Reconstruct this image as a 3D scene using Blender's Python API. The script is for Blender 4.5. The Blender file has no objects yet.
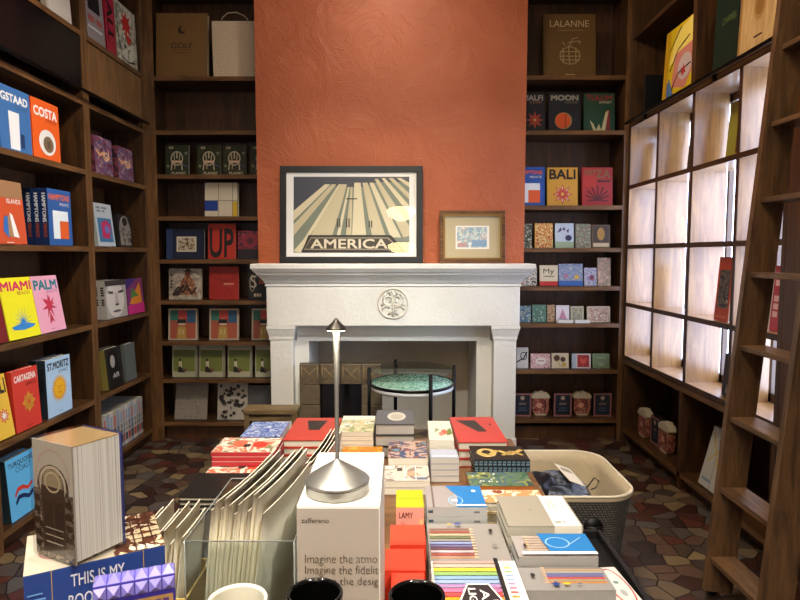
import bpy, bmesh, math, random
from mathutils import Matrix, Vector
random.seed(7)
S = bpy.context.scene
COL = S.collection
PI = math.pi
# ---------------------------------------------------------------- camera
EYE = 1.5; FPX = 600.0; PITCH = math.atan(46/600.0)
sP, cP = math.sin(PITCH), math.cos(PITCH)
cam_d = bpy.data.cameras.new('camera'); cam = bpy.data.objects.new('camera', cam_d); COL.objects.link(cam)
cam_d.sensor_width = 36; cam_d.lens = 36*FPX/800; cam_d.clip_start = .05
cam.location = (0, 0, EYE); cam.rotation_euler = (PI/2-PITCH, 0, 0)
S.camera = cam
def zY(py, Y):                       # height seen at row py on the plane at distance Y
    v = (300-py)/FPX; return EYE + Y*(v*cP-sP)/(cP+v*sP)
def depth(Y, z): return Y*cP-(z-EYE)*sP
def xY(px, Y, z): return (px-400)/FPX*depth(Y, z)
def Yz(py, z):                       # distance of a point of height z seen at row py
    v = (300-py)/FPX; return (z-EYE)*(cP+v*sP)/(v*cP-sP)
def Yx(px, X, z):                    # distance of a point on the side plane X seen at column px
    d = FPX*X/(px-400); return (d+(z-EYE)*sP)/cP
# ---------------------------------------------------------------- materials
def lin(h):
    if isinstance(h, tuple): return h
    h = h.lstrip('#'); o = []
    for i in (0, 2, 4):
        c = int(h[i:i+2], 16)/255.0
        o.append(c/12.92 if c <= .04045 else ((c+.055)/1.055)**2.4)
    return (o[0], o[1], o[2], 1)
MC = {}
def newmat(key):
    m = bpy.data.materials.new(key); m.use_nodes = True
    return m, m.node_tree, m.node_tree.nodes['Principled BSDF']
def P(col, rough=.5, metal=0, bump=0, bscale=60):
    key = ('p', col, rough, metal, bump, bscale)
    if key in MC: return MC[key]
    m, t, b = newmat('paint'); b.inputs['Base Color'].default_value = lin(col)
    b.inputs['Roughness'].default_value = rough; b.inputs['Metallic'].default_value = metal
    if bump:
        tc = t.nodes.new('ShaderNodeTexCoord'); n = t.nodes.new('ShaderNodeTexNoise'); n.inputs['Scale'].default_value = bscale
        bp = t.nodes.new('ShaderNodeBump'); bp.inputs['Strength'].default_value = bump; bp.inputs['Distance'].default_value = .01
        t.links.new(tc.outputs['Object'], n.inputs['Vector']); t.links.new(n.outputs['Fac'], bp.inputs['Height']); t.links.new(bp.outputs['Normal'], b.inputs['Normal'])
    MC[key] = m; return m
def ramp(t, cols, const=False, lo=0., hi=1.):
    r = t.nodes.new('ShaderNodeValToRGB'); e = r.color_ramp
    if const: e.interpolation = 'CONSTANT'
    while len(e.elements) < len(cols): e.elements.new(.5)
    for i, c in enumerate(cols):
        e.elements[i].position = lo+(hi-lo)*i/max(1, (len(cols) if const else len(cols)-1)); e.elements[i].color = lin(c)
    return r
def NZ(cols, scale=20, kind='noise', rough=.4, stretch=(1, 1, 1)):
    """printed picture: patches of a few inks"""
    key = ('n', tuple(cols), scale, kind, rough, stretch)
    if key in MC: return MC[key]
    m, t, b = newmat('print'); b.inputs['Roughness'].default_value = rough
    tc = t.nodes.new('ShaderNodeTexCoord'); mp = t.nodes.new('ShaderNodeMapping'); mp.inputs['Scale'].default_value = stretch
    t.links.new(tc.outputs['Object'], mp.inputs['Vector'])
    if kind == 'noise':
        n = t.nodes.new('ShaderNodeTexNoise'); n.inputs['Detail'].default_value = 3; n.inputs['Distortion'].default_value = .6
        r = ramp(t, cols, True, .3, .72); out = n.outputs['Fac']
    elif kind == 'soft':
        n = t.nodes.new('ShaderNodeTexNoise'); n.inputs['Detail'].default_value = 4
        r = ramp(t, cols, False, .3, .7); out = n.outputs['Fac']
    else:
        n = t.nodes.new('ShaderNodeTexVoronoi'); sp = t.nodes.new('ShaderNodeSeparateColor'); t.links.new(n.outputs['Color'], sp.inputs['Color'])
        r = ramp(t, cols, True); out = sp.outputs[0]
    n.inputs['Scale'].default_value = scale
    t.links.new(mp.outputs['Vector'], n.inputs['Vector']); t.links.new(out, r.inputs['Fac']); t.links.new(r.outputs['Color'], b.inputs['Base Color'])
    MC[key] = m; return m
def STR(cols, n, axis='Z', rough=.5):
    """stripes (page edges, pencils): cols cycle along an axis, n bands per metre"""
    key = ('s', tuple(cols), n, axis, rough)
    if key in MC: return MC[key]
    m, t, b = newmat('stripes'); b.inputs['Roughness'].default_value = rough
    tc = t.nodes.new('ShaderNodeTexCoord'); sp = t.nodes.new('ShaderNodeSeparateXYZ'); t.links.new(tc.outputs['Object'], sp.inputs[0])
    mu = t.nodes.new('ShaderNodeMath'); mu.operation = 'MULTIPLY'; mu.inputs[1].default_value = n/len(cols); t.links.new(sp.outputs[axis], mu.inputs[0])
    fr = t.nodes.new('ShaderNodeMath'); fr.operation = 'FRACT'; t.links.new(mu.outputs[0], fr.inputs[0])
    r = ramp(t, cols, True); t.links.new(fr.outputs[0], r.inputs['Fac']); t.links.new(r.outputs['Color'], b.inputs['Base Color'])
    MC[key] = m; return m
def wood(key, dark, light, axis='Z', rough=.42, scale=7., coat=0):
    k = ('w', key, axis)
    if k in MC: return MC[k]
    m, t, b = newmat('wood'); b.inputs['Roughness'].default_value = rough
    b.inputs['Coat Weight'].default_value = coat; b.inputs['Coat Roughness'].default_value = .25
    tc = t.nodes.new('ShaderNodeTexCoord'); mp = t.nodes.new('ShaderNodeMapping')
    sc = {'X': (.12, 1, 1), 'Y': (1, .12, 1), 'Z': (1, 1, .12)}[axis]; mp.inputs['Scale'].default_value = tuple(s*scale for s in sc)
    n = t.nodes.new('ShaderNodeTexNoise'); n.inputs['Scale'].default_value = 3.5; n.inputs['Detail'].default_value = 8; n.inputs['Distortion'].default_value = 1.2
    n2 = t.nodes.new('ShaderNodeTexNoise'); n2.inputs['Scale'].default_value = 28; n2.inputs['Detail'].default_value = 2
    t.links.new(tc.outputs['Object'], mp.inputs['Vector']); t.links.new(mp.outputs[0], n.inputs['Vector']); t.links.new(mp.outputs[0], n2.inputs['Vector'])
    mx = t.nodes.new('ShaderNodeMath'); mx.operation = 'MULTIPLY_ADD'; mx.inputs[1].default_value = .25; t.links.new(n2.outputs['Fac'], mx.inputs[0]); t.links.new(n.outputs['Fac'], mx.inputs[2])
    r = ramp(t, [dark, light], False, .42, .82); t.links.new(mx.outputs[0], r.inputs['Fac']); t.links.new(r.outputs['Color'], b.inputs['Base Color'])
    bp = t.nodes.new('ShaderNodeBump'); bp.inputs['Strength'].default_value = .12; bp.inputs['Distance'].default_value = .004; t.links.new(mx.outputs[0], bp.inputs['Height']); t.links.new(bp.outputs[0], b.inputs['Normal'])
    MC[k] = m; return m
def clear(tint='#ffffff', rough=0., gl=1.0):
    k = ('c', tint, rough, gl)
    if k in MC: return MC[k]
    m = bpy.data.materials.new('clear_sheet'); m.use_nodes = True; t = m.node_tree; t.nodes.clear()
    o = t.nodes.new('ShaderNodeOutputMaterial'); mx = t.nodes.new('ShaderNodeMixShader'); tr = t.nodes.new('ShaderNodeBsdfTransparent'); g = t.nodes.new('ShaderNodeBsdfGlossy')
    fr = t.nodes.new('ShaderNodeFresnel'); fr.inputs['IOR'].default_value = 1.5
    mu = t.nodes.new('ShaderNodeMath'); mu.operation = 'MULTIPLY'; mu.inputs[1].default_value = gl
    tr.inputs['Color'].default_value = lin(tint); g.inputs['Roughness'].default_value = rough
    ge = t.nodes.new('ShaderNodeNewGeometry'); inv = t.nodes.new('ShaderNodeMath'); inv.operation = 'SUBTRACT'; inv.inputs[0].default_value = 1; m2 = t.nodes.new('ShaderNodeMath'); m2.operation = 'MULTIPLY'
    t.links.new(ge.outputs['Backfacing'], inv.inputs[1]); t.links.new(mu.outputs[0], m2.inputs[0]); t.links.new(inv.outputs[0], m2.inputs[1])
    t.links.new(fr.outputs[0], mu.inputs[0]); t.links.new(m2.outputs[0], mx.inputs[0]); t.links.new(tr.outputs[0], mx.inputs[1]); t.links.new(g.outputs[0], mx.inputs[2]); t.links.new(mx.outputs[0], o.inputs[0])
    MC[k] = m; return m
def EM(col, st):
    k = ('e', col, st)
    if k in MC: return MC[k]
    m = bpy.data.materials.new('lit'); m.use_nodes = True; t = m.node_tree; t.nodes.clear()
    o = t.nodes.new('ShaderNodeOutputMaterial'); e = t.nodes.new('ShaderNodeEmission'); e.inputs[0].default_value = lin(col); e.inputs[1].default_value = st
    t.links.new(e.outputs[0], o.inputs[0]); MC[k] = m; return m
# ---------------------------------------------------------------- mesh builder
class MB:
    def __init__(s): s.v = []; s.f = []; s.m = []; s.mats = []; s.sm = []
    def mi(s, mat):
        if mat not in s.mats: s.mats.append(mat)
        return s.mats.index(mat)
    def add(s, vs, fs, mat, smooth=False):
        o = len(s.v); k = s.mi(mat); s.v += [tuple(v) for v in vs]
        for f in fs: s.f.append(tuple(i+o for i in f)); s.m.append(k); s.sm.append(smooth)
        return s
    def box(s, x0, x1, y0, y1, z0, z1, mat):
        if x0 > x1: x0, x1 = x1, x0
        if y0 > y1: y0, y1 = y1, y0
        vs = [(x, y, z) for z in (z0, z1) for y in (y0, y1) for x in (x0, x1)]
        return s.add(vs, [(0, 2, 3, 1), (4, 5, 7, 6), (0, 1, 5, 4), (2, 6, 7, 3), (0, 4, 6, 2), (1, 3, 7, 5)], mat)
    def bbox(s, x0, x1, y0, y1, z0, z1, mat, r=.003, seg=2):
        bm = bmesh.new(); bmesh.ops.create_cube(bm, size=1)
        for v in bm.verts: v.co = ((x0+x1)/2+v.co.x*(x1-x0), (y0+y1)/2+v.co.y*(y1-y0), (z0+z1)/2+v.co.z*(z1-z0))
        bmesh.ops.bevel(bm, geom=bm.edges[:], offset=r, segments=seg, affect='EDGES', profile=.5)
        bm.verts.index_update(); s.add([v.co[:] for v in bm.verts], [[v.index for v in f.verts] for f in bm.faces], mat); bm.free(); return s
    def prism(s, pts, axis, a, b, mat, smooth=False):
        """closed outline pts in the two other axes, extruded along axis from a to b"""
        n = len(pts)
        def mk(p, h): return {'X': (h, p[0], p[1]), 'Y': (p[0], h, p[1]), 'Z': (p[0], p[1], h)}[axis]
        vs = [mk(p, a) for p in pts]+[mk(p, b) for p in pts]
        fs = [tuple(range(n-1, -1, -1)), tuple(range(n, 2*n))]+[(i, (i+1) % n, n+(i+1) % n, n+i) for i in range(n)]
        return s.add(vs, fs, mat, smooth)
    def lathe(s, prof, mat, c=(0, 0, 0), n=40, smooth=True, sx=1, sy=1):
        vs = []; fs = []; k = len(prof)
        for i in range(n):
            a = 2*PI*i/n
            for r, z in prof: vs.append((c[0]+r*math.cos(a)*sx, c[1]+r*math.sin(a)*sy, c[2]+z))
        for i in range(n):
            j = (i+1) % n
            for q in range(k-1): fs.append((i*k+q, j*k+q, j*k+q+1, i*k+q+1))
        return s.add(vs, fs, mat, smooth)
    def tube(s, pts, r, mat, n=8, closed=False):
        pts = [Vector(p) for p in pts]; vs = []; fs = []; m = len(pts)
        for i, p in enumerate(pts):
            a = pts[i-1] if (i or closed) else p; b = pts[(i+1) % m] if (i < m-1 or closed) else p
            d = (b-a).normalized(); u = d.cross(Vector((0, 0, 1)));
            if u.length < .05: u = d.cross(Vector((0, 1, 0)))
            u.normalize(); w = d.cross(u); rr = r[i] if isinstance(r, (list, tuple)) else r
            for k in range(n):
                t = 2*PI*k/n; vs.append(tuple(p+(u*math.cos(t)+w*math.sin(t))*rr))
        for i in range(m if closed else m-1):
            j = (i+1) % m
            for k in range(n): fs.append((i*n+k, i*n+(k+1) % n, j*n+(k+1) % n, j*n+k))
        if not closed: fs += [tuple(range(n-1, -1, -1)), tuple(range((m-1)*n, m*n))]
        return s.add(vs, fs, mat, True)
    def build(s, name, parent=None, loc=(0, 0, 0), rot=(0, 0, 0)):
        me = bpy.data.meshes.new(name); me.from_pydata(s.v, [], s.f)
        for m in s.mats: me.materials.append(m)
        me.polygons.foreach_set('material_index', s.m); me.polygons.foreach_set('use_smooth', s.sm)
        me.update(); o = bpy.data.objects.new(name, me); COL.objects.link(o); o.location = loc; o.rotation_euler = rot
        if parent: o.parent = parent
        return o
def fixn(o):
    bm = bmesh.new(); bm.from_mesh(o.data); bmesh.ops.recalc_face_normals(bm, faces=bm.faces[:]); bm.to_mesh(o.data); bm.free(); return o
def tag(o, label, cat, group=None):
    o['label'] = label; o['category'] = cat
    if group: o['group'] = group
    return o
def thing(name, label, cat, loc=(0, 0, 0), rot=(0, 0, 0), group=None):
    o = bpy.data.objects.new(name, None); COL.objects.link(o); o.location = loc; o.rotation_euler = rot; o.empty_display_size = .05
    return tag(o, label, cat, group)
def struct(o, **k): o['kind'] = 'structure'; return o
def copy_tree(o, parent=None):
    c = o.copy(); COL.objects.link(c)
    if parent: c.parent = parent
    for ch in list(o.children): copy_tree(ch, c)
    return c
# ---------------------------------------------------------------- lettering
TC = {}
def text_poly(txt, bold=0.02):
    k = (txt, bold)
    if k in TC: return TC[k]
    cu = bpy.data.curves.new('lettering', 'FONT'); cu.body = txt; cu.offset = min(bold, .0); cu.resolution_u = 3; cu.fill_mode = 'BOTH'
    o = bpy.data.objects.new('lettering', cu); me = bpy.data.meshes.new_from_object(o)
    vs = [v.co[:2] for v in me.vertices]; fs = [tuple(p.vertices) for p in me.polygons]
    bpy.data.objects.remove(o); bpy.data.curves.remove(cu); bpy.data.meshes.remove(me)
    xs = [v[0] for v in vs]; ys = [v[1] for v in vs]; x0, x1, y0, y1 = min(xs), max(xs), min(ys), max(ys)
    vs = [((x-x0)/(x1-x0)-.5, (y-y0)/(y1-y0)-.5) for x, y in vs]
    TC[k] = (vs, fs, (x1-x0)/(y1-y0)); return TC[k]
def arc(cx, cy, rx, ry, n=24, a0=0, a1=2*PI): return [(cx+rx*math.cos(a0+(a1-a0)*i/n), cy+ry*math.sin(a0+(a1-a0)*i/n)) for i in range(n)]
def art_mesh(art, w, h, put):
    """flat inks of a cover. put(x, y, layer) -> local point. returns (artMB, titleMB)"""
    A = MB(); T = MB(); L = 0
    for a in art:
        L += 1; k = a[0]; mt = a[1] if not isinstance(a[1], str) else P(a[1], .45)
        def poly(pts, M=A): M.add([put(x*w, y*h, L) for x, y in pts], [tuple(range(len(pts)))], mt)
        if k == 'r': poly([(a[2], a[3]), (a[4], a[3]), (a[4], a[5]), (a[2], a[5])])
        elif k == 'e': poly(arc(a[2], a[3], a[4], a[5]))
        elif k == 'p': poly(a[2])
        elif k == 'o':    # ring
            cx, cy, rx, ry, th = a[2:7]; n = 24; po = arc(cx, cy, rx, ry, n); pi_ = arc(cx, cy, rx-th, ry-th*w/h, n)
            A.add([put(x*w, y*h, L) for x, y in po+pi_], [(i, (i+1) % n, n+(i+1) % n, n+i) for i in range(n)], mt)
        elif k == 's':    # star: petals
            cx, cy, r, n, inr = a[2:7]; c0 = [(cx*w, cy*h)]; ring = []
            for i in range(2*n):
                q = r if i % 2 == 0 else r*inr; t = PI*i/n+(a[7] if len(a) > 7 else PI/2); ring.append((cx*w+q*w*math.cos(t), cy*h+q*w*math.sin(t)))
            A.add([put(x, y, L) for x, y in c0+ring], [(0, 1+i, 1+(i+1) % (2*n)) for i in range(2*n)], mt)
        elif k == 'l':    # line strip with thickness (in widths)
            pts, th = a[2], a[3]*w
            for (x0, y0), (x1, y1) in zip(pts, pts[1:]):
                d = Vector((x1*w-x0*w, y1*h-y0*h)); n_ = Vector((-d.y, d.x)).normalized()*th/2
                q = [(x0*w+n_.x, y0*h+n_.y), (x0*w-n_.x, y0*h-n_.y), (x1*w-n_.x, y1*h-n_.y), (x1*w+n_.x, y1*h+n_.y)]
                A.add([put(x, y, L) for x, y in q], [(0, 1, 2, 3)], mt)
        elif k in ('u', 'w'):    # lettering too small to read: short strokes across (u) or down (w)
            cx, cy, tw, th = a[3:7]; n = max(3, a[2])
            for i in range(n):
                if i % 5 == 3: continue
                q0, q1 = (i+.12)/n-.5, (i+.86)/n-.5
                if k == 'u': poly([(cx+q0*tw, cy-th/2), (cx+q1*tw, cy-th/2), (cx+q1*tw, cy+th/2), (cx+q0*tw, cy+th/2)])
                else: poly([(cx-tw/2, cy+q0*th), (cx+tw/2, cy+q0*th), (cx+tw/2, cy+q1*th), (cx-tw/2, cy+q1*th)])
        elif k == 't' or k == 'v':    # text, centre cx cy, width fraction, height fraction of cover ; v: reads downwards
            txt, cx, cy, tw, th = a[2:7]; vs, fs, asp = text_poly(txt, a[7] if len(a) > 7 else .02)
            if k == 't': pts = [(cx*w+x*tw*w, cy*h+y*th*h) for x, y in vs]
            else: pts = [(cx*w+y*tw*w, cy*h-x*th*h) for x, y in vs]
            bo = a[7] if len(a) > 7 else .02
            sh = ((0, 0),) if bo <= .005 else tuple((sx*bo*.5*tw*w/max(2, len(txt)), sy*bo*.5*th*h) for sx in (-1, 1) for sy in (-1, 1))
            for i_, (sx, sy) in enumerate(sh): T.add([put(x+sx, y+sy, L+.1*i_) for x, y in pts], fs, mt)
    return A, T
# ---------------------------------------------------------------- a book
GAP = .00035
def book(name, label, cat, w, h, t, cover='#333333', pages='#e9e2d2', art=(), loc=(0, 0, 0), rot=(0, 0, 0), group=None, spine='l', sp_art=(), coverc=None, soft=False):
    """stands on z=0, front cover at y=0 facing -Y, thickness towards +Y"""
    r = thing(name, label, cat, loc, rot, group)
    cm = cover if not isinstance(cover, str) else P(cover, .38)
    sm = cm if coverc is None else (P(coverc, .4) if isinstance(coverc, str) else coverc)
    b = .0012 if soft else .003; b = min(b, t*.2); ov = 0 if soft else min(.004, w*.02)
    M = MB(); M.box(-w/2, w/2, 0, b, 0, h, cm); M.box(-w/2, w/2, t-b, t, 0, h, sm)
    if spine == 'l': M.box(-w/2, -w/2+b, b, t-b, 0, h, sm)
    elif spine == 'r': M.box(w/2-b, w/2, b, t-b, 0, h, sm)
    elif spine == 'b': M.box(-w/2, w/2, b, t-b, 0, b, sm)
    elif spine == 't': M.box(-w/2, w/2, b, t-b, h-b, h, sm)
    cv = M.build('cover', r)
    e = .0004
    x0 = -w/2+(b+e if spine == 'l' else ov); x1 = w/2-(b+e if spine == 'r' else ov); z0 = b+e if spine == 'b' else ov; z1 = h-(b+e if spine == 't' else ov)
    pm = pages if not isinstance(pages, str) else PAGE(pages)
    MB().box(x0, x1, b+e, t-b-e, z0, z1, pm).build('pages', r)
    if art:
        A, T = art_mesh(art, w, h, lambda x, y, L: (x-w/2, -GAP*L, y))
        if A.f: A.build('cover_art', cv)
        if T.f: T.build('title', cv)
    if sp_art:
        if spine == 'l': A, T = art_mesh(sp_art, t, h, lambda x, y, L: (-w/2-GAP*L, t-x, y))
        elif spine == 'b': A, T = art_mesh(sp_art, w, t, lambda x, y, L: (x-w/2, t-y, -GAP*L))
        for q, nm in ((A, 'spine_art'), (T, 'spine_title')):
            if q.f: q.build(nm, cv)
    return r
def PAGE(col):
    key = ('pg', col)
    if key in MC: return MC[key]
    m, t, b = newmat('page_edges'); b.inputs['Roughness'].default_value = .8
    tc = t.nodes.new('ShaderNodeTexCoord'); mp = t.nodes.new('ShaderNodeMapping'); mp.inputs['Scale'].default_value = (3, 700, 3)
    n = t.nodes.new('ShaderNodeTexNoise'); n.inputs['Scale'].default_value = 1; n.inputs['Detail'].default_value = 1
    c = lin(col); r = ramp(t, [tuple(x*.72 for x in c[:3])+(1,), c], False, .35, .6)
    t.links.new(tc.outputs['Object'], mp.inputs[0]); t.links.new(mp.outputs[0], n.inputs['Vector']); t.links.new(n.outputs['Fac'], r.inputs['Fac']); t.links.new(r.outputs[0], b.inputs['Base Color'])
    MC[key] = m; return m
# ---------------------------------------------------------------- setting
XL, XR, YB, CEIL = -1.98, 1.78, 4.75, 4.0
WD, WL = '#29180b', '#553619'
WZ = wood('walnut', WD, WL, 'Z'); WX = wood('walnut', WD, WL, 'X'); WY = wood('walnut', WD, WL, 'Y')
WZD = wood('walnut_dark', '#38210f', '#5a3618', 'Z'); EDGEX = wood('edge', '#4a3018', '#7a5530', 'X', .35); EDGEY = wood('edge', '#4a3018', '#7a5530', 'Y', .35); EDGEZ = wood('edge', '#4a3018', '#7a5530', 'Z', .35)
def floor_mat():
    m, t, b = newmat('broken_tile'); N = t.nodes.new; K = t.links.new
    tc = N('ShaderNodeTexCoord'); mp = N('ShaderNodeMapping'); mp.inputs['Scale'].default_value = (1, 1, 1); K(tc.outputs['Object'], mp.inputs[0])
    v = N('ShaderNodeTexVoronoi'); v.inputs['Scale'].default_value = 10; v.voronoi_dimensions = '2D'; e = N('ShaderNodeTexVoronoi'); e.voronoi_dimensions = '2D'; e.feature = 'DISTANCE_TO_EDGE'; e.inputs['Scale'].default_value = 10
    K(mp.outputs[0], v.inputs['Vector']); K(mp.outputs[0], e.inputs['Vector'])
    s = N('ShaderNodeSeparateColor'); K(v.outputs['Color'], s.inputs[0])
    r = ramp(t, ['#3e2219', '#554a42', '#5c3024', '#6e5c46', '#4a3c32', '#7a6648', '#33251f', '#5f4636', '#5c544e', '#4c2c22', '#8a7452', '#463a33'], True); K(s.outputs[0], r.inputs[0])
    n = N('ShaderNodeTexNoise'); n.inputs['Scale'].default_value = 30; n.inputs['Detail'].default_value = 4; K(mp.outputs[0], n.inputs['Vector'])
    mx = N('ShaderNodeMix'); mx.data_type = 'RGBA'; mx.blend_type = 'MULTIPLY'; mx.inputs[0].default_value = .5; r3 = ramp(t, ['#8c8c8c', '#ffffff']); K(n.outputs['Fac'], r3.inputs[0]); K(r.outputs[0], mx.inputs[6]); K(r3.outputs[0], mx.inputs[7])
    r2 = ramp(t, ['#000000', '#ffffff'], False, .025, .04); K(e.outputs['Distance'], r2.inputs[0])
    m2 = N('ShaderNodeMix'); m2.data_type = 'RGBA'; m2.inputs[6].default_value = lin('#1a120e'); K(r2.outputs[0], m2.inputs[0]); K(mx.outputs[2], m2.inputs[7]); K(m2.outputs[2], b.inputs['Base Color'])
    b.inputs['Roughness'].default_value = .38
    bp = N('ShaderNodeBump'); bp.inputs['Strength'].default_value = .5; bp.inputs['Distance'].default_value = .003; K(r2.outputs[0], bp.inputs['Height']); K(bp.outputs[0], b.inputs['Normal'])
    return m
def plaster(name, c1, c2, strength=.6, scale=5, dist=.012, rough=.75, pits=False):
    m, t, b = newmat(name); N = t.nodes.new; K = t.links.new; b.inputs['Roughness'].default_value = rough
    tc = N('ShaderNodeTexCoord'); n = N('ShaderNodeTexNoise'); n.inputs['Scale'].default_value = scale; n.inputs['Detail'].default_value = 8; n.inputs['Distortion'].default_value = 1.5; n.inputs['Roughness'].default_value = .55
    K(tc.outputs['Object'], n.inputs['Vector']); r = ramp(t, [c1, c2], False, .3, .7); n2 = N('ShaderNodeTexNoise'); n2.inputs['Scale'].default_value = 2.2; n2.inputs['Detail'].default_value = 5; K(tc.outputs['Object'], n2.inputs['Vector'])
    K(n2.outputs['Fac'], r.inputs[0]); K(r.outputs[0], b.inputs['Base Color'])
    h = n.outputs['Fac']
    v = N('ShaderNodeTexVoronoi' if pits else 'ShaderNodeTexNoise'); v.inputs['Scale'].default_value = 60 if pits else 2.6
    if pits:
        K(tc.outputs['Object'], v.inputs['Vector']); rr = ramp(t, ['#000000', '#ffffff'], False, .08, .3); K(v.outputs['Distance'], rr.inputs[0])
        mu = N('ShaderNodeMath'); mu.operation = 'MULTIPLY_ADD'; mu.inputs[1].default_value = .35; K(rr.outputs[0], mu.inputs[0]); K(h, mu.inputs[2]); h = mu.outputs[0]
    else:   # trowel ridges
        v.inputs['Detail'].default_value = 2; v.inputs['Distortion'].default_value = 3.5; K(tc.outputs['Object'], v.inputs['Vector'])
        rr = ramp(t, ['#000000', '#ffffff', '#000000'], False, .47, .53); K(v.outputs['Fac'], rr.inputs[0])
        mu = N('ShaderNodeMath'); mu.operation = 'MULTIPLY_ADD'; mu.inputs[1].default_value = .10; K(rr.outputs[0], mu.inputs[0]); K(h, mu.inputs[2]); h = mu.outputs[0]
    bp = N('ShaderNodeBump'); bp.inputs['Strength'].default_value = strength; bp.inputs['Distance'].default_value = dist; K(h, bp.inputs['Height']); K(bp.outputs[0], b.inputs['Normal'])
    return m
TERRA = plaster('terracotta_plaster', '#a5522b', '#b66038', .7, 3, .02, .55)
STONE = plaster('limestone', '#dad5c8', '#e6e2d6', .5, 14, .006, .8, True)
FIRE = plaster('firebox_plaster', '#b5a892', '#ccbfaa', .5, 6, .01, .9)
DARKW = P('#3a2c22', .8, 0, .2, 6)
struct(MB().box(-3.2, 3.2, -6.1, 5.4, -.1, 0, floor_mat()).build('floor'))
struct(MB().box(-3.2, 3.2, -6.1, 5.4, CEIL, CEIL+.1, P('#d8cfc0', .9)).build('ceiling'))
struct(MB().box(-3.2, 3.2, 5.14, 5.4, 0, CEIL, DARKW).build('wall_back'))
struct(MB().box(-3.2, 3.2, -6.1, -6, 0, CEIL, P('#c9bfae', .9)).build('wall_front'))
struct(MB().box(-2.5, -2.36, -6, 5.14, 0, CEIL, P('#8a6a4e', .9)).build('wall_left'))
WZ0, WZ1, WY0, WY1 = .70, 2.5, 2.78, 4.68
M = MB()
M.box(2.2, 2.34, -6, WY0, 0, CEIL, P('#8a6a4e', .9)).box(2.2, 2.34, WY1, 5.14, 0, CEIL, P('#8a6a4e', .9)).box(2.2, 2.34, WY0, WY1, 0, WZ0, P('#8a6a4e', .9)).box(2.2, 2.34, WY0, WY1, WZ1, CEIL, P('#8a6a4e', .9))
struct(M.build('wall_right'))
# daylight window behind the open cubbies (frosted)
w = struct(MB().box(2.035, 2.04, WY0, WY1, WZ0, WZ1-.035, EM('#c4d6ff', 10)).build('window_1'))
fr = P('#5b4632', .5)
M = MB()
for y in (WY0+.014, 3.2, 3.7, 4.2, WY1): M.box(2.0, 2.03, y-.012, y+.012, WZ0, WZ1-.035, fr)
M.box(2.0, 2.03, WY0, WY1, WZ0, WZ0+.05, fr).box(2.0, 2.03, WY0, WY1, WZ1-.085, WZ1-.035, fr)
M.build('window_frame', w)
w = struct(MB().box(-2.0, 2.0, -5.995, -5.99, .4, 2.6, EM('#dce8ff', 2.6)).build('added_fill_window'))  # glowing pane added out of view behind the camera as cool fill light
M = MB()
for x in (-2, -.67, .67, 2): M.box(x-.03, x+.03, -5.98, -5.94, .35, 2.65, fr)
M.box(-2.03, 2.03, -5.98, -5.94, .32, .4, fr).box(-2.03, 2.03, -5.98, -5.94, 2.6, 2.68, fr).build('window_frame', w)  # frame around the added fill pane
# chimney breast
YC, YM = 4.6, 4.3
bx0, bx1 = xY(256, YC, 2.5), xY(526, YC, 2.5)
ox0, ox1, oz = -.69, .58, .86
lb0, lb1 = -.91, .85
M = MB().box(bx0, bx1, YC, 4.744, 1.27, CEIL, TERRA).box(lb0, lb1, YC, 5.05, oz, 1.269, STONE).box(lb0, ox0, YC, 5.14, 0, oz, STONE).box(ox1, lb1, YC, 5.14, 0, oz, STONE)
struct(M.build('wall_chimney'))
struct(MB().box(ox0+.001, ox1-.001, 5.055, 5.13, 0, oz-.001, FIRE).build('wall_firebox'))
# ---------------------------------------------------------------- mantelpiece
def loft(M, layers, mat):    # rectangles (x0,x1,y0,y1,z)
    vs = []; fs = []
    for (x0, x1, y0, y1, z) in layers: vs += [(x0, y0, z), (x1, y0, z), (x1, y1, z), (x0, y1, z)]
    n = len(layers)
    for i in range(n-1):
        for k in range(4): fs.append((4*i+k, 4*i+(k+1) % 4, 4*i+4+(k+1) % 4, 4*i+4+k))
    fs += [(3, 2, 1, 0), (4*n-4, 4*n-3, 4*n-2, 4*n-1)]
    return M.add(vs, fs, mat)
mt = thing('mantelpiece', 'white carved stone mantelpiece standing against the terracotta chimney wall', 'fireplace', (0, 0, 0))
zt = zY(264, YM); mx0, mx1 = xY(250, YM, zt), xY(536, YM, zt)
ly = []
for ins, z in [(.095, 1.26), (.085, 1.266), (.088, 1.285), (.08, 1.29), (.075, 1.305), (.06, 1.325), (.045, 1.34), (.033, 1.35), (.03, 1.362), (.018, 1.37), (.008, 1.385), (.004, 1.392), (.0, 1.396), (0, zt-.004), (.004, zt)]:
    ly.append((mx0+ins, mx1-ins, YM+ins, YC, z))
loft(MB(), ly, STONE).build('mantel_shelf', mt)
fx0, fx1, FY, fz = mx0+.092, mx1-.092, YM+.092, zY(326, 4.4)
MB().bbox(fx0, fx1, FY, YC, fz, 1.262, STONE, .006).build('frieze', mt)
MB().box(fx0+.2, fx1-.2, FY+.11, YC, zY(341, 4.5), fz, STONE).build('lintel', mt)
for a, b2, nm in ((fx0, fx0+.205, 'pilaster'), (fx1-.205, fx1, 'pilaster')):
    M = MB(); M.bbox(a+.018, b2-.018, FY+.02, YC, 0, .87, STONE, .006)
    loft(M, [(a+.018, b2-.018, FY+.018, YC, .86), (a+.012, b2-.012, FY+.014, YC, .875), (a+.012, b2-.012, FY+.014, YC, .89), (a+.0, b2+.0, FY, YC, .94), (a-.004, b2+.004, FY-.004, YC, .95), (a-.004, b2+.004, FY-.004, YC, fz)], STONE)
    M.bbox(a+.008, b2-.008, FY+.008, YC, 0, .12, STONE, .006); M.build(nm, mt)
MB().box(fx0+.187, ox0, FY+.11, YC, 0, zY(341, 4.5), STONE).build('inner_jamb', mt)
MB().box(ox1, fx1-.187, FY+.11, YC, 0, zY(341, 4.5), STONE).build('inner_jamb', mt)
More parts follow.
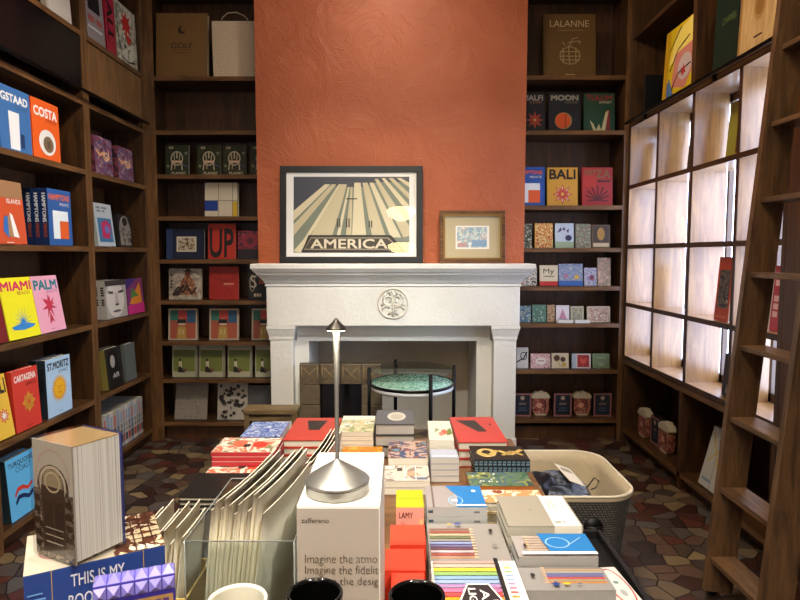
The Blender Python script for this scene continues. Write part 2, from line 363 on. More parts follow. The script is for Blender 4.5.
# carved medallion
mc = (xY(393, FY, 1.15), FY-.002, zY(303.5, FY)); R = .11
CARVE = P('#cfc8b6', .8)
M = MB().tube([(mc[0]+R*math.cos(t*PI/20), mc[1], mc[2]+R*math.sin(t*PI/20)) for t in range(40)], .0075, CARVE, 8, True)
def rel(pts, r): M.tube([(mc[0]+x*R, mc[1]-.001, mc[2]+y*R) for x, y in pts], r, CARVE, 6)
rel([(0, -.9), (.02, -.4), (-.03, 0), (.1, .3), (.06, .6), (-.06, .85)], .009)
for s in (1, -1):
    rel([(s*(.05+.62*math.cos(t)), .28+.5*math.sin(t)*1.1) for t in [-1.6+.3*i for i in range(9)]], .008)
    rel([(s*(.42+.3*math.cos(t)), -.45+.3*math.sin(t)) for t in [.2+.5*i for i in range(9)]], .008)
    rel([(s*(.3+.16*math.cos(t)), .28+.2*math.sin(t)) for t in [.2+.6*i for i in range(8)]], .007)
    rel([(s*.05, -.1), (s*.3, -.15), (s*.5, -.02), (s*.8, -.1)], .007); rel([(s*.12, .9), (s*.3, .7), (s*.2, .55)], .007); rel([(s*.1, -.6), (s*.3, -.75), (s*.15, -.35)], .007)
M.build('medallion', mt)
# ---------------------------------------------------------------- fixed bookcases
TH = .032
def bk_case(name, label, x0, x1, rows, left):
    r = thing(name, label, 'bookcase', ((x0+x1)/2, YB, 0)); cx = (x0+x1)/2
    a, b = x0-cx, x1-cx; D = .34
    for s, e in ((a, a+.035), (b-.035, b)):
        MB().box(s, e, .003, D, 0, CEIL, WZ).box(s, e+(.045 if s == a and left else 0), -.0015, .0029, 0, CEIL, EDGEZ if (s == a) == left else WZD).build('side_panel', r)
    MB().box(a+.035, b-.035, D-.012, D, .05, CEIL, WZD).build('back_panel', r)
    for py in rows:
        z = py if py < 5 else zY(py, YB)
        MB().box(a+.036, b-.036, .003, D-.013, z-TH/2, z+TH/2, WX).box(a+.036, b-.036, 0, .0029, z-TH/2, z+TH/2, EDGEX).build('shelf', r)
    MB().box(a+.035, b-.035, .05, .07, 0, .1, WZD).build('plinth', r)
    return r
LR = [78.5, 132.5, 176.5, 218.5, 261.5, 302.5, 343.5, 381, 424]; RR = [77.5, 132.5, 207.5, 250, 288.5, 325.5, 372, 421]
bk_case('bookcase', 'tall dark walnut bookcase filling the back wall left of the fireplace', XL, lb0-.003, [3.55]+LR, True)
bk_case('bookcase', 'tall dark walnut bookcase filling the back wall right of the fireplace', lb1+.003, XR, [3.55]+RR, False)
YD = 3.87
SZ = [.11, .56, 1.048, 1.548, 2.03]
def side_case(label, y0, y1, s, zs, upper, door=None, depth=.33, divs=()):
    """bookcase on a side wall; s=-1 left, +1 right; local x runs into the wall"""
    X = XL if s < 0 else XR; r = thing('bookcase', label, 'bookcase', (X, y0, 0)); L = y1-y0; D = s*depth
    e = s*.003
    for a, b in ((0, .036), (L-.036, L)):
        MB().box(e, D, a, b, 0, CEIL, WZ).box(0, e, a, b, 0, CEIL, EDGEZ).build('side_panel', r)
    MB().box(D-s*.012, D, .036, L-.036, .05, CEIL, WZD).build('back_panel', r)
    for z in zs+upper:
        MB().box(e, D-s*.013, .037, L-.037, z-TH, z, WY).box(0, e, .037, L-.037, z-TH, z, EDGEY).build('shelf', r)
    MB().box(s*.05, s*.07, .036, L-.036, 0, .077, WZD).build('plinth', r)
    if door == 'wood': MB().box(s*.004, s*.024, .04, L-.04, 2.52, 2.84, wood('panel', '#5a3f22', '#8a6236', 'Z', .4)).build('flap_door', r)
    if door == 'black': MB().box(s*.004, s*.024, .04, L-.04, 2.52, 2.84, P('#07070a', .25)).build('black_panel', r)
    return r
side_case('walnut bookcase on the left wall beside the back corner, wooden flap panel above its rail', YD, YB-.003, -1, SZ, [2.46, 2.88, 3.55], 'wood')
side_case('walnut bookcase on the left wall with a black panel above the rail', 2.86, YD-.003, -1, SZ, [2.46, 2.88, 3.55], 'black')
side_case('walnut bookcase on the left wall nearest the camera, at the picture edge', 1.9, 2.857, -1, SZ, [2.46, 2.88, 3.55], 'wood')
# right wall: low cabinet, window cubbies, upper niches
CW = wood('cubby', '#86603a', '#ae8450', 'Z', .3, 7, .6)
r = thing('low_cabinet', 'low open walnut cabinet under the daylit cubbies on the right wall', 'cabinet', (XR, 2.78, 0))
L = YB-2.78-.003
for a in (0, .95, L-.036): MB().box(0, .4, a, a+.036, 0, .63, WZ).build('upright', r)
MB().box(.39, .4, .036, L-.036, .05, .63, WZD).build('back_panel', r)
MB().box(.003, .39, .037, L-.037, .08, .11, WY).box(0, .003, .037, L-.037, .08, .11, EDGEY).build('bottom_shelf', r)
MB().box(.003, .4, 0, L, .63, .665, WY).box(0, .003, 0, L, .63, .665, EDGEY).build('cabinet_top', r)
MB().box(.06, .08, .036, L-.036, 0, .08, WZD).build('plinth', r)
r = thing('cubby_shelf', 'grid of open cubbies in front of the bright window on the right wall', 'shelf', (XR, 2.78, 0))
CY = [2.78, 3.195, 3.70, 4.20, 4.712]; CZ = [.70, 1.12, 1.57, 2.03, 2.5]; CD = .21
for y in CY: MB().box(.003, CD, y-2.78-.0, y-2.78+.03, .666, 2.5, CW).box(0, .003, y-2.78, y-2.78+.03, .666, 2.5, WZ).build('divider', r)
for i in range(4):
    for z in CZ:
        MB().box(.003, CD, CY[i]-2.78+.031, CY[i+1]-2.78-.001, z-.03, z, wood('cubby', '#86603a', '#ae8450', 'Y', .3, 7, .6)).box(0, .003, CY[i]-2.78+.031, CY[i+1]-2.78-.001, z-.03, z, WY).build('shelf', r)
r = thing('upper_bookcase', 'dark walnut display niches above the ladder rail on the right wall', 'bookcase', (XR, 2.78, 2.505))
for a in (0, .93, L-.036): MB().box(0, .36, a, a+.05 if a == .93 else a+.036, 0, CEIL-2.51, WZ).build('upright', r)
MB().box(.35, .36, .036, L-.036, 0, CEIL-2.51, WZD).build('back_panel', r)
MB().box(0, .35, .98, L-.037, .62, .65, WY).box(0, .35, .037, .929, 1.05, 1.08, WY).build('shelf', r)
MB().box(0, .35, .037, L-.037, 0, .03, WY).build('bottom_shelf', r)
r = thing('wall_panelling', 'plain dark walnut panelling behind the ladder on the right wall', 'panelling', (XR, 1.4, 0))
MB().box(0, .4, 0, 1.377, .12, CEIL, wood('walnut_dark', '#38210f', '#5a3618', 'Z')).build('panel', r)
MB().box(.05, .4, 0, 1.377, 0, .12, WZD).build('plinth', r)
for y in (.45, 1.0): MB().box(-.012, -.0005, y, y+.06, .15, 2.45, WZ).build('batten', r)
IRON = P('#0c0b0b', .35, .8)
def rail(label, X, y0, y1, s):
    r = thing('ladder_rail', label, 'rail', (X, y0, 2.5))
    MB().tube([(0, 0, 0), (0, y1-y0, 0)], .011, IRON, 12).build('bar', r)
    y = .1
    while y < y1-y0:
        MB().tube([(0, y, 0), (s*.035, y, 0)], .008, IRON, 8).bbox(s*.034, s*.042, y-.018, y+.018, -.03, .03, IRON, .002).build('bracket', r); y += .96
rail('black iron ladder rail along the left bookcases', XL+.045, 1.95, 4.70, -1)
rail('black iron ladder rail along the right wall', XR-.045, 1.45, 4.70, 1)
# ---------------------------------------------------------------- ladder
LWD = wood('ladder', '#463120', '#7a5a3c', 'Z', .38)
ld = thing('library_ladder', 'wooden library ladder leaning against the right wall rail', 'ladder', (0, 0, 0))
tx, tz, bx, bz = 1.645, 2.62, 1.375, 0.03
def lx(z): return bx+(tx-bx)*(z-bz)/(tz-bz)
ux = (tx-bx); uz = tz-bz; ll = math.hypot(ux, uz); ux /= ll; uz /= ll; nx, nz = uz, -ux
for y in (2.13, 2.50):
    a = .06
    pts = [(bx-nx*a, bz-nz*a+.014), (bx+nx*a, bz-nz*a+.0), (tx+nx*a-.05, tz+nz*a), (tx-nx*a-.05, tz-nz*a)]
    fixn(MB().prism(pts, 'Y', y-.014, y+.014, LWD).build('stile', ld))
for i in range(8):
    z = .205+.305*i; x = lx(z)-.02*(z/2.6)
    MB().bbox(x-.06, x+.05, 2.1445, 2.4855, z-.022, z, wood('ladder', '#463120', '#7a5a3c', 'Y', .38), .003).build('tread', ld)
for y in (2.13, 2.50):
    h = MB().tube([(1.61, y-.022, 2.40), (1.66, y-.022, 2.53), (1.735, y-.022, 2.527), (1.76, y-.022, 2.50), (1.755, y-.022, 2.46)], .006, IRON, 8).build('hook', ld)
for y in (2.09, 2.54):
    MB().lathe([(0, -.012), (.028, -.012), (.032, 0), (.028, .012), (0, .012)], P('#0a0a0a', .5), (0, 0, 0), 24).build('wheel', ld, (1.375, y, .033), (PI/2, 0, 0))
# ---------------------------------------------------------------- pictures on the mantel
def framed(name, label, px0, px1, py0, Yb, fw, fmat, mat, art, inner, lean=5, inlay=None):
    z0 = zt+.001; t = .03; l = math.radians(lean)
    x0, x1 = xY(px0, Yb, 1.7), xY(px1, Yb, 1.7); h = (zY(py0, Yb+.06)-z0)/math.cos(l); w = x1-x0
    r = thing(name, label, 'picture', ((x0+x1)/2, Yb, z0+t*math.sin(l)), (-l, 0, 0))
    M = MB()
    for (a, b, c, d) in ((-w/2, w/2, 0, fw), (-w/2, w/2, h-fw, h), (-w/2, -w/2+fw, fw, h-fw), (w/2-fw, w/2, fw, h-fw)): M.bbox(a, b, 0, t, c, d, fmat, .003)
    M.build('frame', r)
    if inlay:
        M = MB(); f = fw-.008
        for (a, b, c, d) in ((-w/2+f, w/2-f, f, fw+.004), (-w/2+f, w/2-f, h-fw-.004, h-f), (-w/2+f, -w/2+fw+.004, fw+.004, h-fw-.004), (w/2-fw-.004, w/2-f, fw+.004, h-fw-.004)): M.box(a, b, -.002, .0, c, d, inlay)
        M.build('gilt_slip', r)
    MB().box(-w/2+fw, w/2-fw, .014, .018, fw, h-fw, mat).build('mount', r)
    m0, m1, n0, n1 = inner; iw, ih = w-2*fw, h-2*fw
    A, T = art_mesh(art, iw*(m1-m0), ih*(n1-n0), lambda x, y, L: (-iw/2+iw*m0+x, .0138-.0002*L, fw+ih*n0+y))
    A.build('print', r)
    if T.f: T.build('lettering', r)
    MB().add([(-w/2+fw, .006, fw), (w/2-fw, .006, fw), (w/2-fw, .006, h-fw), (-w/2+fw, .006, h-fw)], [(0, 1, 2, 3)], clear('#ffffff', .004)).build('glass', r)
    return r
BG = '#343846'; B1 = '#bfb28e'; B2 = '#cfc39f'; ST = '#737a68'; DK = '#221d18'
def col(xt0, xt1, xb0, xb1, yt, c, yb=.0): return ('p', c, [(xb0, yb), (xb1, yb), (xt1, yt), (xt0, yt)])
art = [('r', BG, 0, 0, 1, 1), ('p', ST, [(0, 0), (1, 0), (1, .93), (.72, .93), (.6, .86), (.30, .88), (0, .42)])]
for q in [(.285, .33, -.02, -.02, .86), ]: pass
art += [('p', B2, [(0, .42), (0, .55), (.27, .9), (.32, .9)]), ('p', B1, [(0, .22), (0, .37), (.33, .9), (.37, .9)]), ('p', B2, [(.0, .02), (.09, .18), (.39, .9), (.44, .9), (.13, .2), (.06, 0)][::-1]),
        ('p', B1, [(.14, .2), (.33, .2), (.42, .66), (.46, .9), (.40, .9)]), col(.47, .485, .37, .40, .86, B2, .2), col(.495, .51, .45, .50, .86, B1, .2),
        col(.525, .58, .505, .63, .92, B2, .2), col(.595, .64, .68, .80, .92, B1, .2), col(.655, .69, .84, .93, .92, B2, .2),
        ('p', B1, [(.70, .97), (.73, .97), (1, .35), (1, .22), (.95, .2)]), ('p', B2, [(.76, .98), (.79, .98), (1, .62), (1, .5)]), ('p', B1, [(.82, .98), (.86, .98), (1, .78), (1, .7)]), ('p', B2, [(.89, .98), (.93, .98), (1, .92), (1, .86)]),
        ('r', DK, .455, .7, .55, .715), ('r', DK, .375, .33, .385, .45), ('r', DK, .395, .33, .405, .45), ('r', DK, .455, .33, .465, .45), ('r', DK, .475, .33, .485, .45), ('r', DK, .65, .33, .66, .42), ('r', DK, .67, .33, .68, .42),
        ('p', DK, [(.07, .0), (.98, .0), (.84, .23), (.13, .23)]), ('p', '#8b8069', [(.09, .035), (.93, .035), (.82, .2), (.15, .2)]), ('p', '#3a3128', [(.10, .05), (.91, .05), (.81, .185), (.155, .185)]),
        ('t', '#cfc3a6', 'AMERICA', .48, .115, .66, .12, .05)]
framed('framed_photograph', 'large black-framed photograph of a tower above an AMERICA sign on the mantel', 279, 423, 166, 4.50, .048, P('#0c0a08', .45), P('#e6e4dc', .7), art, (.055, .945, .05, .95))
SEA = NZ(('#a8bcbc', '#cfcdb8', '#86a2ac', '#b9aca0', '#ddd6c4'), 26)
framed('framed_engraving', 'small wooden-framed print with a wide beige mount on the mantel', 440, 506, 211, 4.50, .036, wood('frame', '#3e2413', '#7a4e28', 'X', .3), P('#b3a37e', .8),
       [('r', '#e6dfcf', 0, 0, 1, 1), ('r', SEA, .04, .06, .93, .94), ('r', '#b08a80', .06, .08, .33, .26), ('r', '#7c98ac', .48, .1, .93, .38), ('r', '#e6dfcf', .40, .06, .44, .3)], (.2, .8, .22, .76), 5, P('#8a6a34', .35, .6))
# ---------------------------------------------------------------- tiled fire screen
TILE = NZ(('#5b4c3a', '#66573f', '#4d4132'), 16, 'soft', .5)
ts = thing('fire_screen', 'brown tile-framed fire screen with dark glass in front of the hearth', 'fire screen', (0, 0, 0))
tx0, tx1, ty, tzt = xY(299, 4.34, .7), xY(382, 4.34, .7), 4.34, zY(364, 4.34)
n = 4; cw = (tx1-tx0)/n; M = MB(); O = MB()
def tile(x0, z0):
    M.bbox(x0+.002, x0+cw-.002, ty, ty+.03, z0+.002, z0+cw-.002, TILE, .004)
for i in range(n): tile(tx0+i*cw, tzt-cw)
k = 1
while tzt-(k+1)*cw > -.02: tile(tx0, tzt-(k+1)*cw); tile(tx1-cw, tzt-(k+1)*cw); k += 1
M.build('tile_frame', ts)
GO = P('#8a7448', .5)
for i in range(n):
    cx, cz = tx0+(i+.5)*cw, tzt-cw/2
    for (a, b, c, d) in ((-.3, -.3, .3, .3), (-.3, .3, .3, -.3), (-.38, -.38, -.38, .38), (.38, -.38, .38, .38)): O.tube([(cx+a*cw, ty-.001, cz+b*cw), (cx+c*cw, ty-.001, cz+d*cw)], .003, GO, 6)
O.build('tile_ornament', ts)
MB().box(tx0+cw, tx1-cw, ty+.012, ty+.02, .0, tzt-cw, P('#0b0908', .06)).build('glass', ts)
MB().box(tx0+cw*2-.006, tx0+cw*2+.006, ty+.004, ty+.012, .0, tzt-cw, P('#1a120c', .3)).build('center_bar', ts)
MB().box(tx0, tx1, ty+.031, ty+.06, 0, tzt, P('#2a2018', .7)).build('backing', ts)
# low wooden side table before the left pilaster
LY = 3.72; lz = zY(410, LY)
st = thing('side_table', 'low tan wooden side table in front of the left end of the fireplace', 'table', (0, 0, 0)); TAN = wood('tan', '#5d4a2f', '#8c7349', 'X', .5)
x0, x1 = xY(243, LY, lz), xY(297, LY, lz)
MB().bbox(x0, x1, LY, LY+.14, lz-.03, lz, TAN, .004).build('tabletop', st)
MB().bbox(x0+.01, x1-.01, LY+.01, LY+.13, lz-.075, lz-.05, TAN, .003).build('apron', st)
for a in (x0+.005, x1-.035):
    for b in (LY+.005, LY+.105): MB().box(a, a+.03, b, b+.03, 0, lz-.0305, wood('tan', '#5d4a2f', '#8c7349', 'Z', .5)).build('leg', st)
# ---------------------------------------------------------------- round glass table
GY = 4.0; gx = xY(412, GY, .65); gz = zY(383.5, GY); gr = .278
gt = thing('round_side_table', 'round two-tier side table with black posts and mint terrazzo shelf at the fireplace', 'table', (gx, GY, 0))
TERZ = NZ(('#8fb3a0', '#a9c6b4', '#6f9684', '#c4d8c8'), 90, 'cell', .15)
MB().lathe([(0, 0), (gr-.006, 0), (gr-.004, .004), (gr-.004, .010), (0, .010)], TERZ, (0, 0, gz), 56).build('terrazzo_shelf', gt)
MB().lathe([(gr-.004, -.004), (gr+.004, -.004), (gr+.004, .014), (gr-.003, .014)], P('#0d0d0d', .3, .5), (0, 0, gz), 56).build('rim', gt)
MB().lathe([(0, -.032), (gr-.006, -.032), (gr+.001, -.028), (gr+.001, -.0045), (0, -.005)], P('#e6e8e4', .4), (0, 0, gz), 56).build('shelf_underside', gt)
tzp = gz+.095
MB().lathe([(0, 0), (gr-.004, 0), (gr, .003), (gr-.004, .006), (0, .006)], clear('#e6f2ec', 0), (0, 0, tzp), 56).build('glass_top', gt)
for a in (187, 293, 8, 113):
    q = math.radians(a); MB().tube([((gr+.012)*math.cos(q), (gr+.012)*math.sin(q), 0), ((gr+.012)*math.cos(q), (gr+.012)*math.sin(q), tzp+.022)], .0125, IRON, 12).build('leg', gt)
# ---------------------------------------------------------------- display table
WT = wood('table', '#553820', '#86603a', 'X', .35)
tb = thing('display_table', 'long brown wooden display table covered with books and stationery', 'table', (0, 0, 0))
TZ = .75
MB().bbox(-.62, .455, .45, 2.40, TZ-.04, TZ, WT, .005).build('tabletop', tb)
M = MB(); 
for (a, b, c, d) in ((-.58, .415, .52, .54), (-.58, .415, 2.33, 2.35), (-.58, -.56, .54, 2.33), (.395, .415, .54, 2.33)): M.box(a, b, c, d, TZ-.14, TZ-.041, WX)
M.build('apron', tb)
for a in (-.6, .37):
    for b in (.5, 2.31): MB().bbox(a, a+.06, b, b+.06, 0, TZ-.0405, WZ, .004).build('leg', tb)
sd = thing('side_stand', 'black low stand beside the right edge of the display table', 'stand', (0, 0, 0)); BLK = P('#141414', .4)
MB().bbox(.46, .635, .9, 1.85, .585, .6, BLK, .003).build('tray', sd)
M = MB(); M.bbox(.455+.012, .475, .9, 1.85, .6, .625, BLK, .002).bbox(.625, .638, .9, 1.85, .6, .625, BLK, .002).bbox(.475, .625, 1.84, 1.853, .6, .625, BLK, .002).bbox(.475, .625, .9, .912, .6, .625, BLK, .002).build('tray_rim', sd)
for a in (.47, .605):
    for b in (.92, 1.81): MB().box(a, a+.02, b, b+.02, 0, .5845, BLK).build('leg', sd)
rs = thing('display_riser', 'wooden riser block on the near end of the display table', 'riser', (0, 0, TZ+.0005))
MB().bbox(-.58, .2, .47, .90, 0, .18, WT, .004).build('block', rs)
# ---------------------------------------------------------------- basket
def rrect(hx, hy, r, n=8):
    o = []
    for cx, cy, a in ((hx-r, hy-r, 0), (-hx+r, hy-r, 90), (-hx+r, -hy+r, 180), (hx-r, -hy+r, 270)):
        for i in range(n+1):
            t = math.radians(a+90*i/n); o.append((cx+r*math.cos(t), cy+r*math.sin(t)))
    return o
def shell(M, rings, mat, cap0=False, cap1=False):
    n = len(rings[0]); vs = [p for r in rings for p in r]; fs = []
    for i in range(len(rings)-1):
        for k in range(n): fs.append((i*n+k, i*n+(k+1) % n, (i+1)*n+(k+1) % n, (i+1)*n+k))
    if cap0: fs.append(tuple(range(n-1, -1, -1)))
    if cap1: fs.append(tuple(range((len(rings)-1)*n, len(rings)*n)))
    return M.add(vs, fs, mat, True)
def weave():
    m, t, b = newmat('woven'); N = t.nodes.new; K = t.links.new; b.inputs['Roughness'].default_value = .9
    tc = N('ShaderNodeTexCoord'); ch = N('ShaderNodeTexBrick'); ch.inputs['Scale'].default_value = 1; ch.inputs['Brick Width'].default_value = .016; ch.inputs['Row Height'].default_value = .011; ch.inputs['Mortar Size'].default_value = .0022; ch.inputs['Mortar Smooth'].default_value = .6
    sp = N('ShaderNodeSeparateXYZ'); K(tc.outputs['Object'], sp.inputs[0]); ad = N('ShaderNodeMath'); K(sp.outputs[0], ad.inputs[0]); K(sp.outputs[1], ad.inputs[1]); cb = N('ShaderNodeCombineXYZ'); K(ad.outputs[0], cb.inputs[0]); K(sp.outputs[2], cb.inputs[1]); K(cb.outputs[0], ch.inputs['Vector'])
    ch.inputs['Color1'].default_value = lin('#5c5854'); ch.inputs['Color2'].default_value = lin('#706b66'); ch.inputs['Mortar'].default_value = lin('#1c1a19')
    K(ch.outputs['Color'], b.inputs['Base Color']); bp = N('ShaderNodeBump'); bp.invert = True; bp.inputs['Strength'].default_value = .9; bp.inputs['Distance'].default_value = .004; K(ch.outputs['Fac'], bp.inputs['Height']); K(bp.outputs[0], b.inputs['Normal'])
    return m
WV = weave()
RZ = .50; ry0 = Yz(497, RZ); ry1 = Yz(451, RZ); rx1 = xY(632, ry0+.1, RZ); rx0 = .47
bk = thing('storage_basket', 'dark grey woven basket with cream lining right of the display table', 'basket', ((rx0+rx1)/2, (ry0+ry1)/2, 0)); hx, hy = (rx1-rx0)/2, (ry1-ry0)/2
ring = lambda s, z, d=0: [(x, y, z) for x, y in rrect(hx*s-d, hy*s-d, .13*s)]
M = MB(); shell(M, [ring(.80, 0.0), ring(.82, .03), ring(.88, .2), ring(.94, .36), ring(1, RZ-.02)], WV, True).build('woven_body', bk)
CRM = P('#bfae90', .9, 0, .3, 40)
M = MB(); shell(M, [ring(1.0, RZ-.022, -.001), ring(1.005, RZ-.01, -.003), ring(1.0, RZ, 0), ring(.995, RZ, .008), ring(.97, RZ-.05, .012), ring(.86, .15, .012), ring(.80, .03, .012)], CRM, False, True).build('lining', bk)
rim = [(x, y, RZ) for x, y in rrect(hx+.002, hy+.002, .13)]
MB().tube(rim, .006, P('#d8cdb4', .9), 6, True).build('rim_binding', bk)
MB().lathe([(0, 0), (.038, 0), (.040, .006), (0, .006)], P('#0c0c0c', .5), (0, 0, 0), 28).tube([(-.03, 0, .010), (0, 0, .018), (.03, 0, .010)], .006, P('#151515', .5), 8).build('grommet', bk, (.07, -hy*.945-.004, .37), (PI/2+.15, 0, 0))
# bundle of dark wrapped textiles in the basket
random.seed(11)
bd = thing('wrapped_scarves', 'dark blue-grey scarves in clear wrap heaped inside the woven basket', 'textiles', ((rx0+rx1)/2-.03, (ry0+ry1)/2, .345))
def lump(sx, sy, sz, mat, c=(0, 0, 0), seed=0, amp=.18):
    bm = bmesh.new(); bmesh.ops.create_icosphere(bm, subdivisions=4, radius=1)
    from mathutils import noise
    for v in bm.verts:
        k = 1+amp*noise.noise(v.co*1.6+Vector((seed, 0, 0))); v.co = Vector((v.co.x*k*sx+c[0], v.co.y*k*sy+c[1], v.co.z*k*sz+c[2]))
    bm.verts.index_update(); M = MB(); M.add([v.co[:] for v in bm.verts], [[v.index for v in f.verts] for f in bm.faces], mat, True); bm.free(); return M
SC = NZ(('#20242c', '#3b4250', '#6a7280', '#2a2e38', '#8c929c'), 5, 'noise', .3, (2, 9, 4))
lump(.195, .19, .14, SC, (0, 0, 0), 3).build('scarf', bd)
lump(.09, .12, .09, P('#14151a', .3, 0, .4, 18), (-.06, -.04, .07), 5).build('scarf', bd)
M = MB(); M.bbox(-.045, .045, -.075, .075, 0, .003, P('#d8cfb8', .7), .001); M.box(-.03, .03, .02, .055, .0031, .0035, P('#9b8f74', .7)); M.build('paper_tag', bd, (.07, -.03, .15), (.2, .4, .3))
MB().tube([(.16, .0, .08), (.19, -.01, .13), (.215, .0, .11), (.205, .01, .075), (.18, 0, .07)], .003, P('#101010', .5), 6).build('ribbon', bd)
# ---------------------------------------------------------------- pendants behind the camera
def pendant(label, loc, rad):
    r = thing('pendant_lamp', label, 'lamp', loc, group=None)
    MB().lathe([(0, -rad*.62), (rad*.35, -rad*.58), (rad*.7, -rad*.40), (rad*.92, -.15*rad), (rad, 0), (rad*.9, rad*.1), (rad*.3, rad*.14), (0, rad*.15)], EM('#ffe6a4', 32), (0, 0, 0), 40).build('bowl_shade', r)
    MB().tube([(0, 0, rad*.14), (0, 0, CEIL-loc[2]-.001)], .008, P('#8a6a34', .3, .9), 8).build('stem', r)
pn = Vector((0, -math.cos(math.radians(5)), math.sin(math.radians(5))))
for px, py, D, rad, lb in ((401, 211, 6.2, .27, 'glowing bowl pendant lamp nearer the fireplace, seen mirrored in the large photograph'), (401, 246, 8.3, .29, 'glowing bowl pendant lamp farther from the fireplace, seen mirrored in the large photograph')):
    z = zY(py, 4.53); h = Vector((xY(px, 4.53, z), 4.53, z)); d = (h-Vector((0, 0, EYE))).normalized(); rr = d-2*d.dot(pn)*pn
    p = h+rr*D; pendant(lb, tuple(p), rad)
# ---------------------------------------------------------------- ceiling spots and added fill lights
def area(loc, rot, size, power, col=(1, .85, .68), spread=PI):
    l = bpy.data.lights.new('ceiling_spot_or_fill', 'AREA'); l.energy = power; l.size = size; l.color = col; l.spread = spread; l.shape = 'DISK'
    o = bpy.data.objects.new('ceiling_spot_or_fill', l); COL.objects.link(o); o.location = loc; o.rotation_euler = rot; return o
def aim(loc, to, size, power, col, spread):
    o = area(loc, (0, 0, 0), size, power, col, spread); o.rotation_euler = (Vector(to)-Vector(loc)).to_track_quat('-Z', 'Y').to_euler(); return o
W = (1, .83, .64)
aim((-.1, 3.5, 3.93), (-.05, 4.6, 2.7), .3, 9, (1, .88, .7), 2.2)
aim((0, 1.9, 3.95), (0, 2.3, 0), .8, 22, (1, .88, .72), PI)  # wide fill light added to lift the general ambient level
aim((-.3, .9, 3.9), (-.1, 1.5, .75), .15, 9, (1, .93, .84), 1.3)
aim((.2, 2.2, 3.9), (.1, 2.2, .75), .15, 6, (1, .9, .78), 1.1)
aim((-1.3, -.4, 3.9), (-.25, 1.2, .9), .15, 8, (1, .93, .84), .8)
aim((1.1, -.8, 3.9), (-.1, 1.3, .95), .15, 8, (1, .93, .84), .8)  # front fill light added to brighten page edges and box fronts
aim((-.6, 2.4, 3.9), (-.35, 4.5, 1.45), .12, 3.2, (1, .9, .76), .75)
aim((.7, 2.4, 3.9), (.35, 4.5, 1.3), .12, 3.2, (1, .9, .76), .75)
aim((0, 1.2, 3.9), (-.1, 4.6, .5), .15, 3.5, (.92, .96, 1), .55)
aim((-.4, 2.6, 3.9), (-2, 3.4, 1.0), .12, 15, (1, .9, .78), 1.3)
aim((.4, 2.2, 3.9), (1.75, 2.9, .8), .12, 5, W, 1.2)
aim((-.3, 3.0, 3.9), (1.85, 3.9, 2.9), .12, 5, W, 1.0)
w = bpy.data.worlds.new('world'); S.world = w; w.use_nodes = True; w.node_tree.nodes['Background'].inputs[0].default_value = (1, .92, .82, 1); w.node_tree.nodes['Background'].inputs[1].default_value = .15
S.view_settings.view_transform = 'Standard'; S.view_settings.look = 'None'; S.view_settings.gamma = 1; S.view_settings.exposure = 0
# ---------------------------------------------------------------- books on the back wall
def back(px0, px1, pyt, row, label, cover, art=(), name='book', cat='book', group=None, t=.03, spine='l', sp=None, lean=5, Y=None, pages='#d8cfbd', extra=0, coverc=None):
    Y = Y or YB+.06; z = zY(row, YB)+TH/2+.0006; l = math.radians(lean)
    x0, x1 = xY(px0, Y, z+.1), xY(px1, Y, z+.1); h = (zY(pyt, Y+.01)-z)/math.cos(l)
    return book(name, label, cat, x1-x0+extra, h, t, cover, pages, art, ((x0+x1+extra)/2, Y, z+t*math.sin(l)), (-l, 0, 0), group, spine, sp or (), coverc)
LRr, RRr = LR, RR
# left of the fireplace
back(155.5, 207, 12, LRr[0], 'bronze-brown hardback titled GOLF standing on the top back shelf', '#7d5c33',
     [('e', '#2c1c10', .5, .74, .075, .06), ('e', '#7d5c33', .53, .755, .05, .042), ('t', '#2c1c10', 'GOLF', .5, .5, .42, .085, .0), ('r', '#4a3119', .3, .43, .72, .435), ('r', '#5b3f22', .36, .385, .64, .395), ('r', '#2c1c10', .43, .03, .6, .038)], t=.05)
# quilted paper bag
Yb = YB+.05; z = zY(LRr[0], YB)+TH/2+.001; x0, x1 = xY(213, Yb, z+.2), xY(262, Yb, z+.2); hb = zY(21, Yb)-z
bg = thing('gift_bag', 'white quilted gift bag with a rope handle beside the GOLF book', 'bag', ((x0+x1)/2, Yb, z)); w = x1-x0
QW = P('#cdb79a', .6)
M = MB(); M.add([(-w/2, 0, 0), (w/2, 0, 0), (w/2, .12, 0), (-w/2, .12, 0), (-w/2-.006, 0, hb), (w/2, 0, hb), (w/2, .12, hb), (-w/2-.006, .12, hb)], [(3, 2, 1, 0), (0, 1, 5, 4), (1, 2, 6, 5), (2, 3, 7, 6), (3, 0, 4, 7)], QW)
M.build('bag_body', bg)
M = MB(); c = .0165; ny = int(hb/c); nx_ = int(w/c)
for j in range(ny):
    for i in range(nx_):
        cx = -w/2+(i+.5+(.5 if j % 2 else 0))*c; cz = (j+.5)*c
        if cx+c/2 > w/2: continue
        M.add([(cx-c*.42, -.0006, cz), (cx, -.0006, cz-c*.5), (cx+c*.42, -.0006, cz), (cx, -.0006, cz+c*.5), (cx, -.0045, cz)], [(0, 1, 4), (1, 2, 4), (2, 3, 4), (3, 0, 4)], P('#dcc9ae', .5))
M.build('quilting', bg)
MB().tube([(-.115, -.002, hb-.01), (-.115, -.004, hb+.02), (-.07, -.01, hb+.055), (0, -.012, hb+.06), (.06, -.01, hb+.035), (.085, -.003, hb+.01), (.085, -.002, hb-.01)], .004, P('#b9a68c', .7), 8).build('rope_handle', bg)
GRN = NZ(('#1f2414', '#2c321c', '#141a10', '#3a3a20'), 30)
CH = '#b9ab8e'
